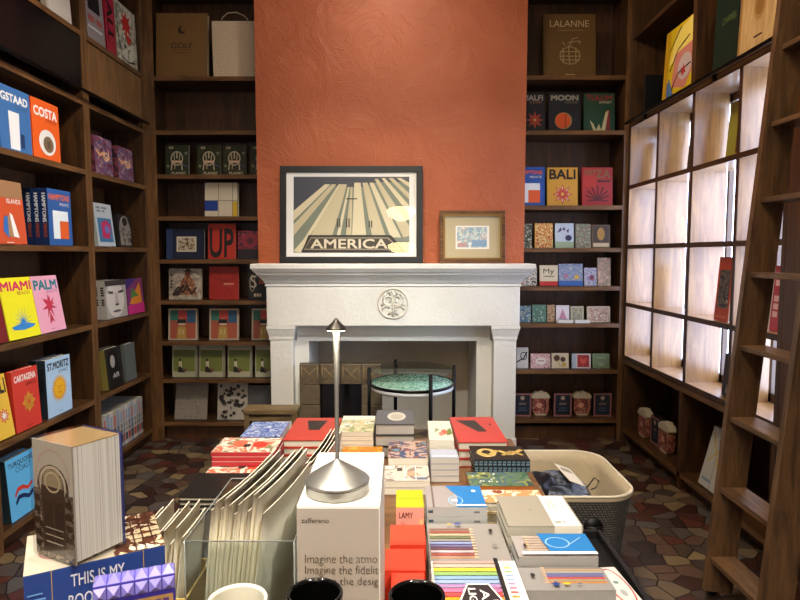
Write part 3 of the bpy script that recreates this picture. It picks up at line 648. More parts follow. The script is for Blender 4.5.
chair = [('r', GRN, 0, 0, 1, 1), ('o', CH, .5, .55, .27, .24, .045), ('l', CH, [(.5, .55), (.5, .76)], .05), ('l', CH, [(.4, .5), (.36, .72)], .035), ('l', CH, [(.6, .5), (.64, .72)], .035), ('r', '#c9a78e', .27, .4, .73, .48),
         ('l', CH, [(.3, .42), (.26, .16)], .05), ('l', CH, [(.7, .42), (.74, .16)], .05), ('l', CH, [(.42, .4), (.42, .2)], .03), ('u', '#a79a7e', 2, .25, .9, .2, .08), ('s', '#8c8a5c', .12, .3, .1, 7, .3), ('s', '#7f8a6c', .9, .72, .1, 6, .35), ('l', '#3e6070', [(.72, .36), (1, .26)], .04), ('t', '#c9bb98', 'PLANET', .6, .06, .62, .075)]
for i, (a, b, lb) in enumerate([(165, 188, 'first from the corner'), (197, 220, 'second from the corner'), (222.5, 245.5, 'third from the corner'), (250, 273, 'half hidden by the chimney')]):
    back(a, b, 145, LRr[2], 'dark green book with a pale chair on its cover, '+lb, '#20261a', chair, group='dark green chair books on the back shelf', spine='r', coverc='#8f8a78')
M_ = [('r', '#cfc3ad', 0, 0, 1, 1), ('r', '#12388c', 0, .17, .4, .46), ('r', '#c7a51c', .86, 0, 1, .44), ('r', '#5c5348', .41, 0, .425, 1), ('r', '#5c5348', .845, 0, .86, 1), ('r', '#6b6154', 0, .46, 1, .475), ('r', '#5c5348', 0, .16, .41, .17)]
back(204.5, 237, 183, LRr[3], 'white colour-block boxed book with one blue and one yellow panel', '#cfc3ad', M_, t=.05)
PH = NZ(('#2a1c14', '#8a7458', '#c3b69c', '#4d3a2b'), 40)
back(166, 204, 229, LRr[4], 'navy blue album with a small framed photograph on its cover', '#141d33', [('r', '#24365a', .0, 0, .16, 1), ('r', '#c9c0a8', .27, .24, .79, .74), ('r', PH, .31, .29, .75, .69)])
back(207.5, 235, 224, LRr[4], 'red hardback with the huge black letters UP on it', '#b03020', [('t', '#170c0a', 'UP', .5, .45, .85, .78, .06), ('r', '#8a241a', 0, 0, .04, 1)])
back(237.5, 265, 231, LRr[4], 'dark book with a pink flower pattern beside the red UP book', '#241a26', [('r', NZ(('#241a26', '#8c2438', '#3c2230', '#a83048'), 22), .0, .35, .85, 1), ('e', '#8c2438', .45, .65, .3, .25), ('s', '#4a1826', .45, .65, .22, 9, .4)])
FG = NZ(('#6a3a24', '#a8704c', '#4a2c20', '#c49a7c'), 28)
back(168.5, 201, 269, LRr[5], 'white square book with a figure in a hat on its cover', '#a99d8d', [('r', NZ(('#b7ab9b', '#a99d8d', '#8c8276', '#bdb1a0'), 14), 0, 0, 1, 1), ('p', FG, [(.3, .15), (.85, .15), (.78, .6), (.62, .8), (.5, .8), (.36, .55)]), ('e', '#6a3426', .58, .83, .09, .09), ('r', '#3e2419', .47, .9, .7, .94), ('r', '#3e2419', .52, .92, .66, .99), ('p', '#2e1d14', [(.1, .12), (.45, .5), (.5, .45), (.3, .12)]), ('l', '#2e1d14', [(.12, .15), (.3, .42), (.42, .2), (.56, .45), (.7, .18), (.85, .4)], .06), ('w', '#3b2b20', 5, .08, .6, .06, .5)])
back(209, 238, 267, LRr[5], 'plain red book with faint diagonal lines on the back shelf', '#9c241c', [('l', '#6e1712', [(0, .75), (1, .4)], .012), ('l', '#6e1712', [(.1, 1), (.9, .0)], .012), ('l', '#6e1712', [(0, .35), (1, .7)], .012), ('r', '#c9776a', .5, .45, .85, .5), ('r', '#a34438', .5, .41, .8, .43)])
back(248, 275, 270, LRr[5], 'black book with white script lettering half hidden by the mantel', '#14120f', [('t', '#b9ad98', 'S', .2, .6, .22, .4, -.01), ('u', '#b9ad98', 4, .4, .15, .4, .1, 0), ('o', '#b9ad98', .15, .55, .1, .28, .02)])
PF = [('r', '#b5a48e', 0, 0, 1, 1), ('r', '#a3523c', .06, .05, .94, .95), ('r', '#2c6a5c', .06, .62, .34, .95), ('r', '#b04038', .34, .62, .64, .95), ('r', '#2c5478', .64, .55, .94, .95), ('e', '#b07a54', .46, .56, .14, .13), ('p', '#171310', [(.3, .5), (.62, .5), (.6, .66), (.33, .66)]), ('r', '#c9bfae', .34, .49, .6, .53), ('p', '#b09040', [(.3, .05), (.62, .05), (.6, .42), (.33, .42)]), ('r', '#c3b08e', .38, .18, .42, .34), ('r', '#c3b08e', .5, .18, .54, .34)]
for a, b, lb in ((168, 197, 'nearest the corner'), (209, 238.5, 'middle of three'), (251.5, 277, 'half hidden by the pilaster')):
    back(a, b, 309, LRr[6], 'book with a colourful portrait in a yellow shirt, '+lb, '#b5a48e', PF, group='colourful portrait books on the back shelf', spine='r')
GB = [('r', '#a9a48a', 0, 0, 1, 1), ('r', '#6c7434', .04, .18, .9, .86), ('r', '#59632c', .04, .62, .9, .86), ('r', '#c0b8a0', .26, .2, .38, .5), ('e', '#241a14', .31, .55, .05, .04), ('p', '#1c1512', [(.22, .16), (.5, .14), (.5, .2), (.3, .36), (.24, .3)]), ('e', '#6a3a34', .5, .22, .08, .05), ('r', '#8a8474', .92, 0, 1, 1)]
for a, b, lb in ((172, 197, 'nearest the corner'), (199, 224.5, 'second from the corner'), (227.5, 252, 'third from the corner'), (255, 277, 'half hidden by the pilaster')):
    back(a, b, 346, LRr[7], 'olive green book with a small seated figure, '+lb, '#a9a48a', GB, group='olive green books on the back shelf', spine='r')
back(174, 206, 384.5, LRr[8], 'pale speckled stone-patterned notebook leaning on the lowest back shelf', '#857c70', [('r', '#857c70', 0, 0, 1, 1)]+[('e', random.choice(('#3a2f2a', '#5e463a', '#a39a8c')), random.uniform(.06, .94), random.uniform(.05, .95), .018, .014) for i in range(34)], t=.02, lean=14)
back(217, 247, 383.5, LRr[8], 'white notebook with a black floral pattern on the lowest back shelf', '#a89f90', [('e', '#1c1614', random.uniform(.08, .92), random.uniform(.06, .94), random.uniform(.04, .08), random.uniform(.03, .05)) for i in range(34)]+[('s', '#5c3430', random.uniform(.1, .9), random.uniform(.1, .9), .06, 5, .4) for i in range(8)]+[('t', '#1c1614', 'P3', .55, .5, .22, .12)], t=.02, lean=8)
back(248, 275, 386, LRr[8], 'plain dark grey folder behind the low table on the back shelf', '#4e4b48', t=.02)
# right of the fireplace
back(543.5, 596, 13, RRr[0], 'bronze-brown hardback with a round apple drawing on the top back shelf', '#5e4318',
     [('r', '#634720', .04, 0, 1, 1), ('t', '#cfb98c', 'LALANNE', .5, .85, .74, .1, -.012), ('r', '#8a6e44', .28, .735, .76, .748), ('e', '#8f7850', .51, .34, .2, .145), ('e', '#5e4318', .51, .34, .175, .125)]
     +[('l', '#a89068', p, .014) for p in ([(.32, .4), (.7, .4)], [(.31, .33), (.71, .33)], [(.33, .27), (.69, .27)], [(.38, .46), (.38, .22)], [(.5, .2), (.48, .5)], [(.62, .22), (.62, .46)], [(.5, .48), (.55, .6), (.66, .63)], [(.42, .5), (.36, .55)], [(.46, .54), (.7, .57), (.68, .52)])]+[('r', '#b89c68', .41, .03, .6, .042)], t=.05)
def tr(bg, title, tc, sub, sc, em, ty_=.88, tw=.84, th=.13): return [('r', bg, 0, 0, 1, 1)]+([('t', tc, title, .5, ty_, tw, th, .10)] if title else [])+([('t', sc, sub, .7, ty_-.12, .4, .055, .02)] if sub else [])+em
back(515, 545.5, 93, RRr[1], 'dark travel book titled AMALFI with a red flower, beside the chimney', '#171a20', tr('#171a20', 'AMALFI', '#a59a88', 'COAST', '#9c6a3a', [('s', '#a03a20', .66, .3, .3, 8, .45), ('e', '#c9a75c', .66, .3, .04, .03)]))
back(549, 581, 93, RRr[1], 'dark travel book titled MOON with an orange disc on it', '#1a1c22', tr('#15171d', 'MOON', '#8f8878', 'PARADISE', '#6c6458', [('e', '#8a7048', .46, .28, .27, .22), ('e', '#c04a1a', .44, .28, .24, .2), ('r', '#8a3412', .5, .1, .54, .46)]))
back(584.5, 615, 93, RRr[1], 'green travel book titled TULUM with white leaves on it', '#20402e', tr('#1f4030', 'TULUM', '#7a2422', 'GYPSET', '#b9b09a', [('r', '#7a2a2c', .72, .0, .84, .55), ('p', '#b9ae84', [(.3, .02), (.18, .3), (.3, .2), (.4, .02)]), ('p', '#b9ae84', [(.55, .02), (.7, .5), (.8, .55), (.68, .02)]), ('p', '#b9ae84', [(.38, .02), (.48, .2), (.56, .02)])]))
def HP(x=0): return tr('#1f4f9a', 'HAMPTONS', '#d8562c', 'PRIVATE', '#dcd8cc', [('r', '#dfe3df', .16, .08, .84, .58), ('r', '#dd5a24', .45, .08, .84, .4)], .86, .84, .09)
back(515, 545, 167, RRr[2], 'blue travel book titled HAMPTONS with an orange square, beside the chimney', '#1f4f9a', HP())
BALI = [('s', '#c0402c', .5, .3, .34, 8, .5), ('s', '#e6dcc8', .5, .3, .27, 8, .35, 0), ('s', '#c0402c', .5, .3, .2, 8, .5), ('e', '#d8b04c', .5, .3, .05, .04)]
back(547.5, 578, 167.5, RRr[2], 'golden travel book titled BALI with a red flower on the back shelf', '#c08a2c', tr('#c8932f', 'BALI', '#15120e', '', '', BALI, .82, .84, .24), coverc='#7a8a5a')
back(582.5, 613, 167.5, RRr[2], 'red travel book titled IBIZA with a dark shell drawing', '#a02a28', tr('#a42c2c', 'IBIZA', '#8a5a3a', '', '', [('r', '#b4342c', .04, .5, .45, .8), ('r', '#2e1818', .5, .62, .92, .66)]+[('l', '#5a1a1c', [(.5, .14), (.5+.38*math.cos(t), .26+.26*math.sin(t))], .05) for t in [i*.52 for i in range(-1, 8)]], .83, .84, .2))
IN = lambda *c, s=40: NZ(tuple(c), s)
small = [
 (3, 520, 532, 224, 'narrow book with a green and white cover at the chimney edge, second shelf from the middle', '#8c8878', [('r', IN('#8c8878', '#2c3a28', '#b9b4a0'), 0, 0, 1, 1)]),
 (3, 535, 553, 223.5, 'small yellow floral book with a red spine', '#c99a3c', [('r', IN('#d0a24a', '#b0542c', '#ddc27c', '#8a7a34', s=50), .05, 0, 1, 1)]),
 (3, 555.5, 574, 223.5, 'small pale blue book with purple leaves and a plum', '#a9b4bc', [('r', '#b5bfc6', 0, .25, 1, 1), ('r', '#93a584', 0, 0, 1, .25), ('e', '#28244a', .72, .4, .18, .12), ('p', '#4a2a5c', [(.1, .6), (.3, .85), (.35, .7)]), ('p', '#4a2a5c', [(.35, .75), (.5, .85), (.55, .7)]), ('p', '#4a2a5c', [(.6, .7), (.75, .78), (.7, .6)])]),
 (3, 576, 591, 224, 'small pink and green check-patterned book', '#7a7a64', [('r', IN('#8a5c50', '#6c7c64', '#b0a088', s=60), 0, 0, 1, 1)]),
 (3, 592, 610.5, 225, 'small dark book with a golden picture on a brown cover', '#5e4a30', [('r', '#3a2c1c', .08, .25, .94, .95), ('e', '#9c742c', .5, .6, .2, .28), ('r', '#c0ab84', .08, .04, .94, .2)]),
 (4, 521, 537, 267, 'black and white patterned card book beside the mantel end', '#2a2824', [('r', IN('#1a1816', '#c0b8a8', '#5c564e', s=50), 0, 0, 1, 1)]),
 (4, 540, 558, 265.5, 'small cream book with the word My and a red base', '#c9bb9c', [('r', '#c9bb9c', 0, .25, 1, 1), ('r', '#b02a24', 0, 0, 1, .22), ('t', '#2e3a24', 'My', .5, .68, .6, .3), ('r', '#2e3a24', .2, .44, .8, .48)]),
 (4, 559, 583, 264, 'small blue book with yellow and pink flowers', '#4a6484', [('r', IN('#8c94a4', '#6a7c98', '#b0a8a4', s=50), 0, .2, 1, 1), ('s', '#c9a02c', .75, .4, .14, 5, .5), ('s', '#a86a7c', .3, .45, .13, 5, .5), ('s', '#a8a8a0', .5, .8, .1, 5, .5), ('r', '#2f5c9c', 0, 0, 1, .22)]),
 (4, 584.5, 597, 268, 'little blue book with a dark red rosette', '#6a7890', [('r', IN('#6a7890', '#b0a8b0', '#4a5c8c', s=60), 0, 0, 1, 1), ('s', '#7a2c44', .6, .45, .3, 9, .5)]),
 (4, 598, 611, 258, 'tall beige floral book at the end of the shelf', '#a8977c', [('r', IN('#a8977c', '#8a7c68', '#b58c7c', '#c0b090', s=40), 0, 0, 1, 1)]),
 (5, 519, 531, 306, 'little blue-green book at the mantel edge', '#5e7480', [('r', IN('#8c9478', '#3c6478', '#b9b29a', s=50), 0, 0, 1, 1)]),
 (5, 532.5, 546.5, 305, 'green spotted book behind the mantel end', '#4c6c5a', [('e', '#a9b8a4', random.random()*.8+.1, random.random()*.8+.1, .04, .035) for i in range(14)]),
 (5, 547.5, 555, 305, 'narrow brown floral book next to the green spotted one', '#7c4434', [('r', IN('#7c3c2c', '#a8906c', '#4a3c2c', s=60), 0, 0, 1, 1)]),
 (5, 556.5, 569.5, 305.5, 'white book with pink drawing on the shelf', '#c9bfc0', [('p', '#b07c8c', [(.2, .2), (.8, .2), (.5, .8)]), ('r', '#8c8c98', .1, .1, .9, .2)]),
 (5, 571, 584, 306.5, 'grey-green small book with a sketch', '#a8a48c', [('r', IN('#a8a48c', '#847c5c', '#6c7c84', s=60), .1, .1, .9, .9)]),
 (5, 587.5, 610.5, 306.5, 'wide cream book with a pink toile pattern', '#b5a890', [('r', IN('#b5a08c', '#94705c', '#c9bda8', s=50), .06, .08, .94, .92)]),
 (6, 517, 528.5, 348, 'white book with a black ribbon drawing beside the pilaster', '#b9b4aa', [('l', '#1c1a18', [(0, .3), (.6, .5), (.9, .8)], .12), ('o', '#1c1a18', .6, .6, .3, .2, .08)]),
 (6, 531, 550.5, 354, 'pink floral book with a white label', '#a87c7c', [('r', IN('#a87878', '#c9a8a0', '#8a5c60', s=50), 0, 0, 1, 1), ('e', '#d0c4b8', .52, .5, .27, .26), ('r', '#7a4a50', .36, .48, .68, .54)]),
 (6, 552, 569, 353.5, 'white book with two brown sunflowers', '#bfb091', [('s', '#4a2c14', .3, .68, .22, 14, .7), ('s', '#3e2410', .66, .6, .18, 12, .7), ('l', '#a88a44', [(.35, .5), (.5, .1)], .04), ('l', '#a88a44', [(.7, .45), (.55, .1)], .04), ('s', '#b08c34', .74, .24, .2, 6, .4)]),
 (6, 572.5, 591, 354, 'white book with a red tulip panel and grey edge', '#9aa4ac', [('r', '#bdb4ac', .2, 0, 1, 1), ('r', '#8c2420', .28, .08, .92, .92), ('p', '#c04a38', [(.45, .35), (.72, .35), (.78, .75), (.6, .6), (.42, .75)]), ('r', '#c04a38', .57, .1, .61, .35)]),
 (6, 593, 610, 354, 'sage green book at the end of the shelf', '#6c7c58', [('r', '#5e6e4c', .06, .06, .94, .94), ('r', '#8a9470', .2, .7, .8, .74), ('r', '#8a9470', .2, .4, .6, .42), ('e', '#7c8660', .5, .25, .2, .1)]),
]
for row, a, b, tp, lb, cv, ar in small: back(a, b, tp, RRr[row], lb if len(lb.split()) < 17 else ' '.join(lb.split()[:16]), cv, ar, cat='book', t=.022, coverc=('#a02a20' if 'red spine' in lb else None))
for k, (a, b, lb) in enumerate(((558, 573, 'below the pink drawing book'), (575, 590, 'below the sketch book'))):
    z = zY(RRr[5], YB)+TH/2+.0006; Y = YB+.012; x0, x1 = xY(a, Y, z), xY(b, Y, z)
    o = MB().bbox(x0, x1, Y, Y+.02, z, z+.026, P('#c9c6be', .6), .001).build('card_stack'); tag(o, 'small white stack of cards at the shelf edge, '+lb, 'cards', 'white card stacks on the shelf')
# pink canisters and boxed tins
def canister(label, loc, rot=0, s=1., group=None):
    """flat shaped box seen from the front as a jar with a ruffled top"""
    r = thing('shaped_box', label, 'box', loc, (0, 0, rot), group); W_ = .068*s; H_ = .2*s; T_ = .05
    PK = NZ(('#8c4438', '#b07860', '#6a2c2c', '#a85c48'), 30); CR = P('#b5a88c', .6)
    fixn(MB().prism([(-W_*.8, .012*s), (W_*.8, .012*s), (W_*.95, .04*s), (W_, .08*s), (W_*.93, .142*s), (-W_*.93, .142*s), (-W_, .08*s), (-W_*.95, .04*s)], 'Y', 0, T_, PK).build('box_body', r))
    top = [(-W_*1.0, .1425*s)]+[(W_*(1.12*math.cos(t)), .15*s+.045*s*math.sin(t)*(1+.12*math.cos(9*t))) for t in [PI-PI*i/22 for i in range(23)]]+[(W_*1.0, .1425*s)]
    fixn(MB().prism(top, 'Y', -.004, T_+.001, CR).build('ruffled_top', r))
    fixn(MB().prism([(-W_*.6, 0), (W_*.6, 0), (W_*.78, .0118*s), (-W_*.78, .0118*s)], 'Y', -.002, T_, CR).build('foot', r))
    A, T = art_mesh([('e', '#c89078', .4, .55, .2, .16), ('l', '#2c1414', [(.7, .1), (.85, .5), (.7, .95)], .08), ('l', '#6a2c2c', [(.15, .2), (.4, .3), (.6, .15)], .06)], W_*1.8, .13*s, lambda x, y, L: (x-W_*.9, -GAP*L, y+.012*s)); A.build('box_print', r); return r
def tinbox(label, loc, rot=0, w=.145, h=.19, group=None):
    r = thing('framed_box', label, 'box', loc, (0, 0, rot), group)
    MB().bbox(-w/2, w/2, 0, .06, 0, h, P('#241418', .4), .002).build('box_body', r)
    M = MB(); f = .012; m = P('#8a5a54', .5)
    for a, b, c, d in ((-w/2, w/2, 0, f), (-w/2, w/2, h-f, h), (-w/2, -w/2+f, f, h-f), (w/2-f, w/2, f, h-f)): M.box(a, b, -.0025, -.0003, c, d, m)
    M.build('printed_border', r)
    A, T = art_mesh([('r', '#161c28', .1, .08, .9, .92), ('s', '#b09a84', .5, .8, .16, 7, .5), ('r', '#4c5a78', .3, .35, .7, .38), ('r', '#4c5a78', .25, .25, .75, .28), ('r', '#6c5c54', .3, .5, .7, .6)], w, h, lambda x, y, L: (x-w/2, -GAP*L, y)); A.build('box_print', r); return r
Y = YB+.11; z = zY(RRr[7], YB)+TH/2+.0006
for px, k, lb in ((521.5, 'b', 'partly hidden by the fireplace pilaster'), (540.5, 'j', 'left of the two on the back shelf'), (561.5, 'b', 'between the two pink jar-shaped boxes'), (582, 'j', 'right of the two on the back shelf'), (601, 'b', 'at the corner end of the back shelf')):
    if k == 'j': canister('pink jar-shaped box with a ruffled cream top, '+lb, (xY(px, Y, z), Y, z), 0, 1.0, 'pink jar-shaped boxes')
    else: tinbox('dark box with a pink border, '+lb, (xY(px, Y, z), Y-.03, z), group='pink-bordered dark boxes')
# ---------------------------------------------------------------- books on the side walls
ORD = ('front copy', 'second copy from the front', 'third copy from the front', 'fourth copy from the front')
def side(s, pa, pb, zs, h, label, cover, art=(), sp=(), n=1, t=.032, lean=8, X=None, group=None, w=None, coverc=None, yaw=0, pages='#d8cfbd', spine='l'):
    """pa,pb: picture columns of the two lower corners on the plane of the shelf front"""
    X0 = (XL-.02 if s < 0 else XR+.03) if X is None else X; l = math.radians(lean); z = zs+.0014
    ya, yb = Yx(pa, X0, z), Yx(pb, X0, z); W = w or abs(yb-ya); yc = (ya+yb)/2 if w is None else (ya+(w/2 if yb > ya else -w/2))
    for i in range(n):
        dx = s*i*(t/math.cos(l)+.002)
        lb = label if n == 1 else label+', '+ORD[i]
        book('book', lb, 'book', W, h, t, cover, pages, art if i == 0 else (), (X0+dx, yc, z+t*math.sin(l)), (-l, 0, math.radians(90 if s < 0 else -90)+yaw), group or (None if n == 1 else label), spine, sp, coverc)
H5 = .325
side(-1, 1, 32.5, 2.03, H5, 'blue travel book titled GSTAAD with a white ski shape', '#2f6cb4', tr('#3c6ea4', 'GSTAAD', '#e6e4dc', 'GLAM', '#3c5a7c', [('p', '#e8e8e2', [(.3, .03), (.6, .03), (.62, .62), (.28, .62)]), ('r', '#1c3a60', .64, .08, .76, .3)], .83, .84, .12), lean=1)
side(-1, 34, 61, 2.03, H5, 'orange travel book titled COSTA with a white circle', '#e2581c', tr('#e8601e', 'COSTA', '#f0e6da', 'SMERALDA', '#b8400e', [('e', '#e6e2d6', .52, .3, .31, .22), ('e', '#7a6448', .55, .27, .19, .14), ('r', '#5c4a34', .5, .2, .62, .33)], .8, .84, .15), lean=1)
side(-1, -8, 27.5, 1.548, H5, 'orange travel book with three surfboards and a tan top band', '#c8502a', [('r', '#cc5228', 0, 0, 1, .73), ('r', '#a07850', 0, .73, 1, 1), ('t', '#eee6da', 'ISLANDS', .72, .68, .4, .07, .04), ('p', '#2f6cb4', [(.34, .2), (.48, .1), (.52, .15), (.5, .45), (.4, .42)]), ('p', '#a8845c', [(.48, .14), (.62, .1), (.58, .44), (.5, .45)]), ('p', '#f0ece2', [(.62, .12), (.78, .1), (.64, .46), (.56, .5)]), ('r', '#eee6da', .4, .02, .6, .03)], lean=4)
side(-1, 50, 73, 1.548, H5, 'blue travel book titled HAMPTONS on the left wall', '#2459a4', tr('#2c5a98', 'HAMPTONS', '#e06a34', 'PRIVATE', '#f0ece2', [('r', '#e4ede8', .18, .12, .84, .62), ('r', '#e06024', .46, .12, .84, .44)], .86, .86, .1),
     [('r', '#152c5c', 0, 0, 1, 1), ('v', '#dfe3e8', 'HAMPTONS', .5, .66, .5, .5, .02), ('v', '#a84a2c', 'PRIVATE', .5, .26, .5, .24, .02)], 4, .042, 1, group='blue Hamptons books', coverc='#152c5c')
side(-1, -8, 9, 1.048, H5, 'dark red travel book cut off by the picture edge', '#7a1c1c', [], [('w', '#e0b070', 6, .5, .6, .5, .5)], lean=9)
side(-1, 10, 41, 1.048, H5, 'yellow travel book titled MIAMI with a blue agave', '#e8e020', tr('#f2ea1e', 'MIAMI', '#d0285c', 'BEACH', '#b07830', [('s', '#2f84cc', .52, .26, .32, 16, .16), ('p', '#f2ea1e', [(.0, .0), (1, .0), (1, .18), (.0, .2)]), ('p', '#2f84cc', [(.12, .2), (.5, .26), (.9, .2), (.8, .16), (.5, .13), (.2, .15)])], .86, .94, .14), lean=9)
side(-1, 41.5, 66.5, 1.048, H5, 'pink travel book titled PALM with a red flower', '#e8a0b4', tr('#eaa6b8', 'PALM', '#1f7c84', 'BEACH', '#b07890', [('s', '#b42438', .5, .46, .3, 7, .3), ('s', '#c43048', .5, .5, .22, 5, .35, 0), ('p', '#b42438', [(.48, .36), (.4, .14), (.52, .2), (.6, .15)]), ('r', '#a05c70', .4, .05, .6, .058)], .84, .86, .16), lean=9)
side(-1, -3, 15.5, .56, H5, 'yellow travel book with black letters cut off by the picture edge', '#e8bc3c', tr('#ecc040', 'BALI', '#16120e', '', '', [('s', '#d84030', .6, .35, .3, 8, .5), ('s', '#f0e8d8', .6, .35, .22, 8, .35)], .82, .84, .22), lean=8)
side(-1, 17, 42, .56, H5, 'red travel book titled CARTAGENA with a gold emblem', '#d0382a', tr('#d83e2e', 'CARTAGENA', '#f0e2d4', 'GRACE', '#5a1410', [('s', '#d8982c', .56, .44, .27, 4, .55), ('s', '#c8882c', .56, .44, .25, 4, .55, PI/4), ('e', '#d83e2e', .56, .44, .04, .04), ('r', '#8c241c', .4, .05, .6, .06)], .86, .84, .1), lean=3)
side(-1, 48.5, 72.5, .56, H5+.01, 'light blue travel book titled ST MORITZ with a smiling sun', '#a8c8dc', tr('#b0d0e4', 'ST.MORITZ', '#15181c', 'CHIC', '#3c4650', [('s', '#e8a020', .5, .46, .34, 26, .66), ('e', '#f0b424', .5, .46, .2, .15), ('l', '#b06a10', [(.42, .49), (.47, .49)], .02), ('l', '#b06a10', [(.53, .49), (.58, .49)], .02), ('l', '#b06a10', [(.5, .48), (.5, .43)], .02), ('l', '#b06a10', [(.44, .4), (.5, .38), (.56, .4)], .02), ('r', '#6c8494', .42, .06, .58, .068)], .87, .86, .12),
     [('r', '#28323a', 0, 0, 1, 1), ('v', '#10141a', 'ST. MORITZ', .5, .6, .5, .5)], 2, .045, 1, group='light blue travel books', coverc='#3c4c58')
side(-1, 12, 39, .11, H5, 'light blue travel book titled TURQUOISE COAST with two waves', '#58b0dc', [('r', '#62b8e4', 0, 0, 1, 1), ('t', '#1c2c34', 'TURQUOISE', .52, .88, .88, .09, .04), ('t', '#2c4450', 'COAST', .6, .78, .56, .09, 0),
     ('p', '#d8402c', [(.2, .4), (.32, .5), (.5, .5), (.68, .44), (.86, .5), (.86, .44), (.68, .38), (.5, .43), (.34, .43), (.22, .35)]), ('p', '#16305c', [(.2, .28), (.32, .37), (.5, .36), (.68, .3), (.86, .36), (.86, .28), (.68, .23), (.5, .29), (.34, .3), (.22, .22)])], [('r', '#2c3c44', 0, 0, 1, 1)], 2, .04, 4, group='light blue wave travel books', coverc='#22343c')
side(-1, -12, 8, .11, H5, 'dark book behind the light blue wave books', '#1c242a', lean=6, X=XL-.11)
side(-1, 41.5, 60, .11, .27, 'cream book standing at the end of the lowest left shelf', '#b9a888', lean=4, X=XL-.12)
# far bay
NB = [('r', NZ(('#3c2430', '#7a3c48', '#4c4a6c', '#a87c74', '#28202c'), 24), 0, 0, 1, 1), ('l', '#d8a06c', [(.08, .62), (.3, .5), (.5, .6), (.62, .45), (.8, .5)], .07), ('o', '#e0b080', .62, .5, .16, .12, .04), ('l', '#e0b080', [(.78, .7), (.8, .45)], .05)]
side(-1, 96, 113.5, 2.03, .25, 'purple patterned boxed book with gold lettering, nearer the divider', '#5c3440', NB, [('r', NZ(('#3c2430', '#7a3c48', '#28202c'), 24), 0, 0, 1, 1)], 2, .05, 2, group='purple boxed books on the upper left shelf')
side(-1, 119, 134, 2.03, .235, 'purple patterned boxed book with gold lettering, nearer the corner', '#5c3440', NB, [('r', NZ(('#3c2430', '#7a3c48', '#28202c'), 24), 0, 0, 1, 1)], 1, .07, 2, group='purple boxed books on the upper left shelf')
side(-1, 99, 116, 1.548, .29, 'grey-white book with a magenta shape on its cover', '#aab0ac', [('r', '#b0b6b2', 0, 0, 1, 1), ('r', '#3c6c8c', .1, .1, .9, .66), ('p', '#b02c54', [(.3, .2), (.7, .18), (.85, .5), (.6, .62), (.3, .55)]), ('e', '#6c6ca0', .6, .4, .14, .1), ('u', '#4c5458', 9, .45, .9, .7, .05), ('u', '#4c5458', 6, .35, .82, .45, .045)], lean=6)
side(-1, 119, 133, 1.548, .235, 'dark book with a grey carved mask on its cover', '#1c1a18', [('e', '#7c7468', .5, .5, .38, .46), ('e', '#1c1a18', .52, .78, .17, .14), ('r', NZ(('#1c1a18', '#8c8070', '#4c4640'), 30), .15, .05, .9, .6)], lean=3)
side(-1, 107.5, 128, 1.048, .265, 'book with a black and white close-up face cover', '#8f877c', [('r', '#a89e90', 0, 0, 1, 1), ('e', '#d0c6b6', .45, .5, .42, .48), ('p', '#6c6054', [(.1, .74), (.38, .7), (.36, .64), (.14, .66)]), ('p', '#6c6054', [(.58, .7), (.88, .74), (.86, .66), (.6, .64)]), ('e', '#2c2622', .26, .68, .08, .03), ('e', '#2c2622', .74, .68, .08, .03), ('p', '#b8aa98', [(.44, .66), (.54, .66), (.6, .36), (.4, .36)]), ('e', '#4c423a', .5, .35, .1, .03), ('e', '#5c4a44', .48, .18, .2, .035), ('r', '#3c342e', 0, .86, 1, 1)], [('r', '#b0aaa0', 0, 0, 1, 1), ('w', '#16140f', 8, .5, .6, .5, .5)], 4, .04, 3, group='black and white face books')
side(-1, 129, 145, 1.048, .265, 'bright orange, pink and purple abstract book', '#7c3468', [('p', '#e0882c', [(.1, .3), (.8, .9), (.9, .2)]), ('p', '#c8307c', [(0, 0), (1, 0), (1, .3), (0, .25)]), ('p', '#4c7c3c', [(.2, .45), (.7, .5), (.3, .75)]), ('p', '#3c2c6c', [(0, .7), (.6, 1), (0, 1)])], lean=4)
side(-1, 109, 124.5, .56, .28, 'dark book with a long-haired woman on its cover', '#22211f', [('e', '#0e0d0c', .45, .66, .33, .3), ('e', '#9c948a', .42, .66, .15, .16), ('p', '#0e0d0c', [(.1, .0), (.9, 0), (.8, .5), (.2, .5)]), ('t', '#b9b2a8', 'AIR', .55, .3, .4, .12)], [('r', '#8a7c3c', 0, 0, 1, 1)], 2, .045, 5, group='dark portrait books')
side(-1, 127, 134, .56, .275, 'grey-green book beside the dark portrait book', '#5c625c', lean=3, w=.17)
# row of pale books on the lowest far shelf
random.seed(5)
yA = Yx(120, XL-.01, .11); cs = ['#b9b2a6', '#8fa0a8', '#c9c4b8', '#b0a48c', '#9ca4b0', '#c0b49c', '#a8b0b4', '#d0c8b8']
y = Yx(103, XL-.03, .11)+.02; k = 0
names = ['cream', 'blue-grey', 'white', 'tan', 'lavender grey', 'sand', 'pale grey', 'ivory', 'brown', 'slate', 'silver']
wh = ['nearest the divider'] + ['%s from the divider' % q for q in ('second', 'third', 'fourth', 'fifth', 'sixth', 'seventh', 'eighth', 'ninth', 'tenth', 'eleventh', 'twelfth', 'thirteenth', 'fourteenth')]
while y < Yx(150, XL-.03, .2)-.08 and k < 14:
    t = random.uniform(.03, .05); c = cs[k % 8]; y += t+.002
    book('book', 'pale spine in the row on the lowest left shelf, '+wh[k], 'book', .24, .285, t, c, '#c0b59c', (), (XL-.27, y, .1106), (0, 0, PI), 'pale books in a row on the lowest left shelf', 'l',
         [('r', '#8c9cb0' if k % 3 else '#c06a5c', .2, .62, .8, .9), ('r', '#2c3440' if k % 2 else '#a84030', .1, .1, .9, .3), ('w', '#3c3c3c', 8, .5, .47, .5, .24)]) .location.x = XL-.15
    k += 1
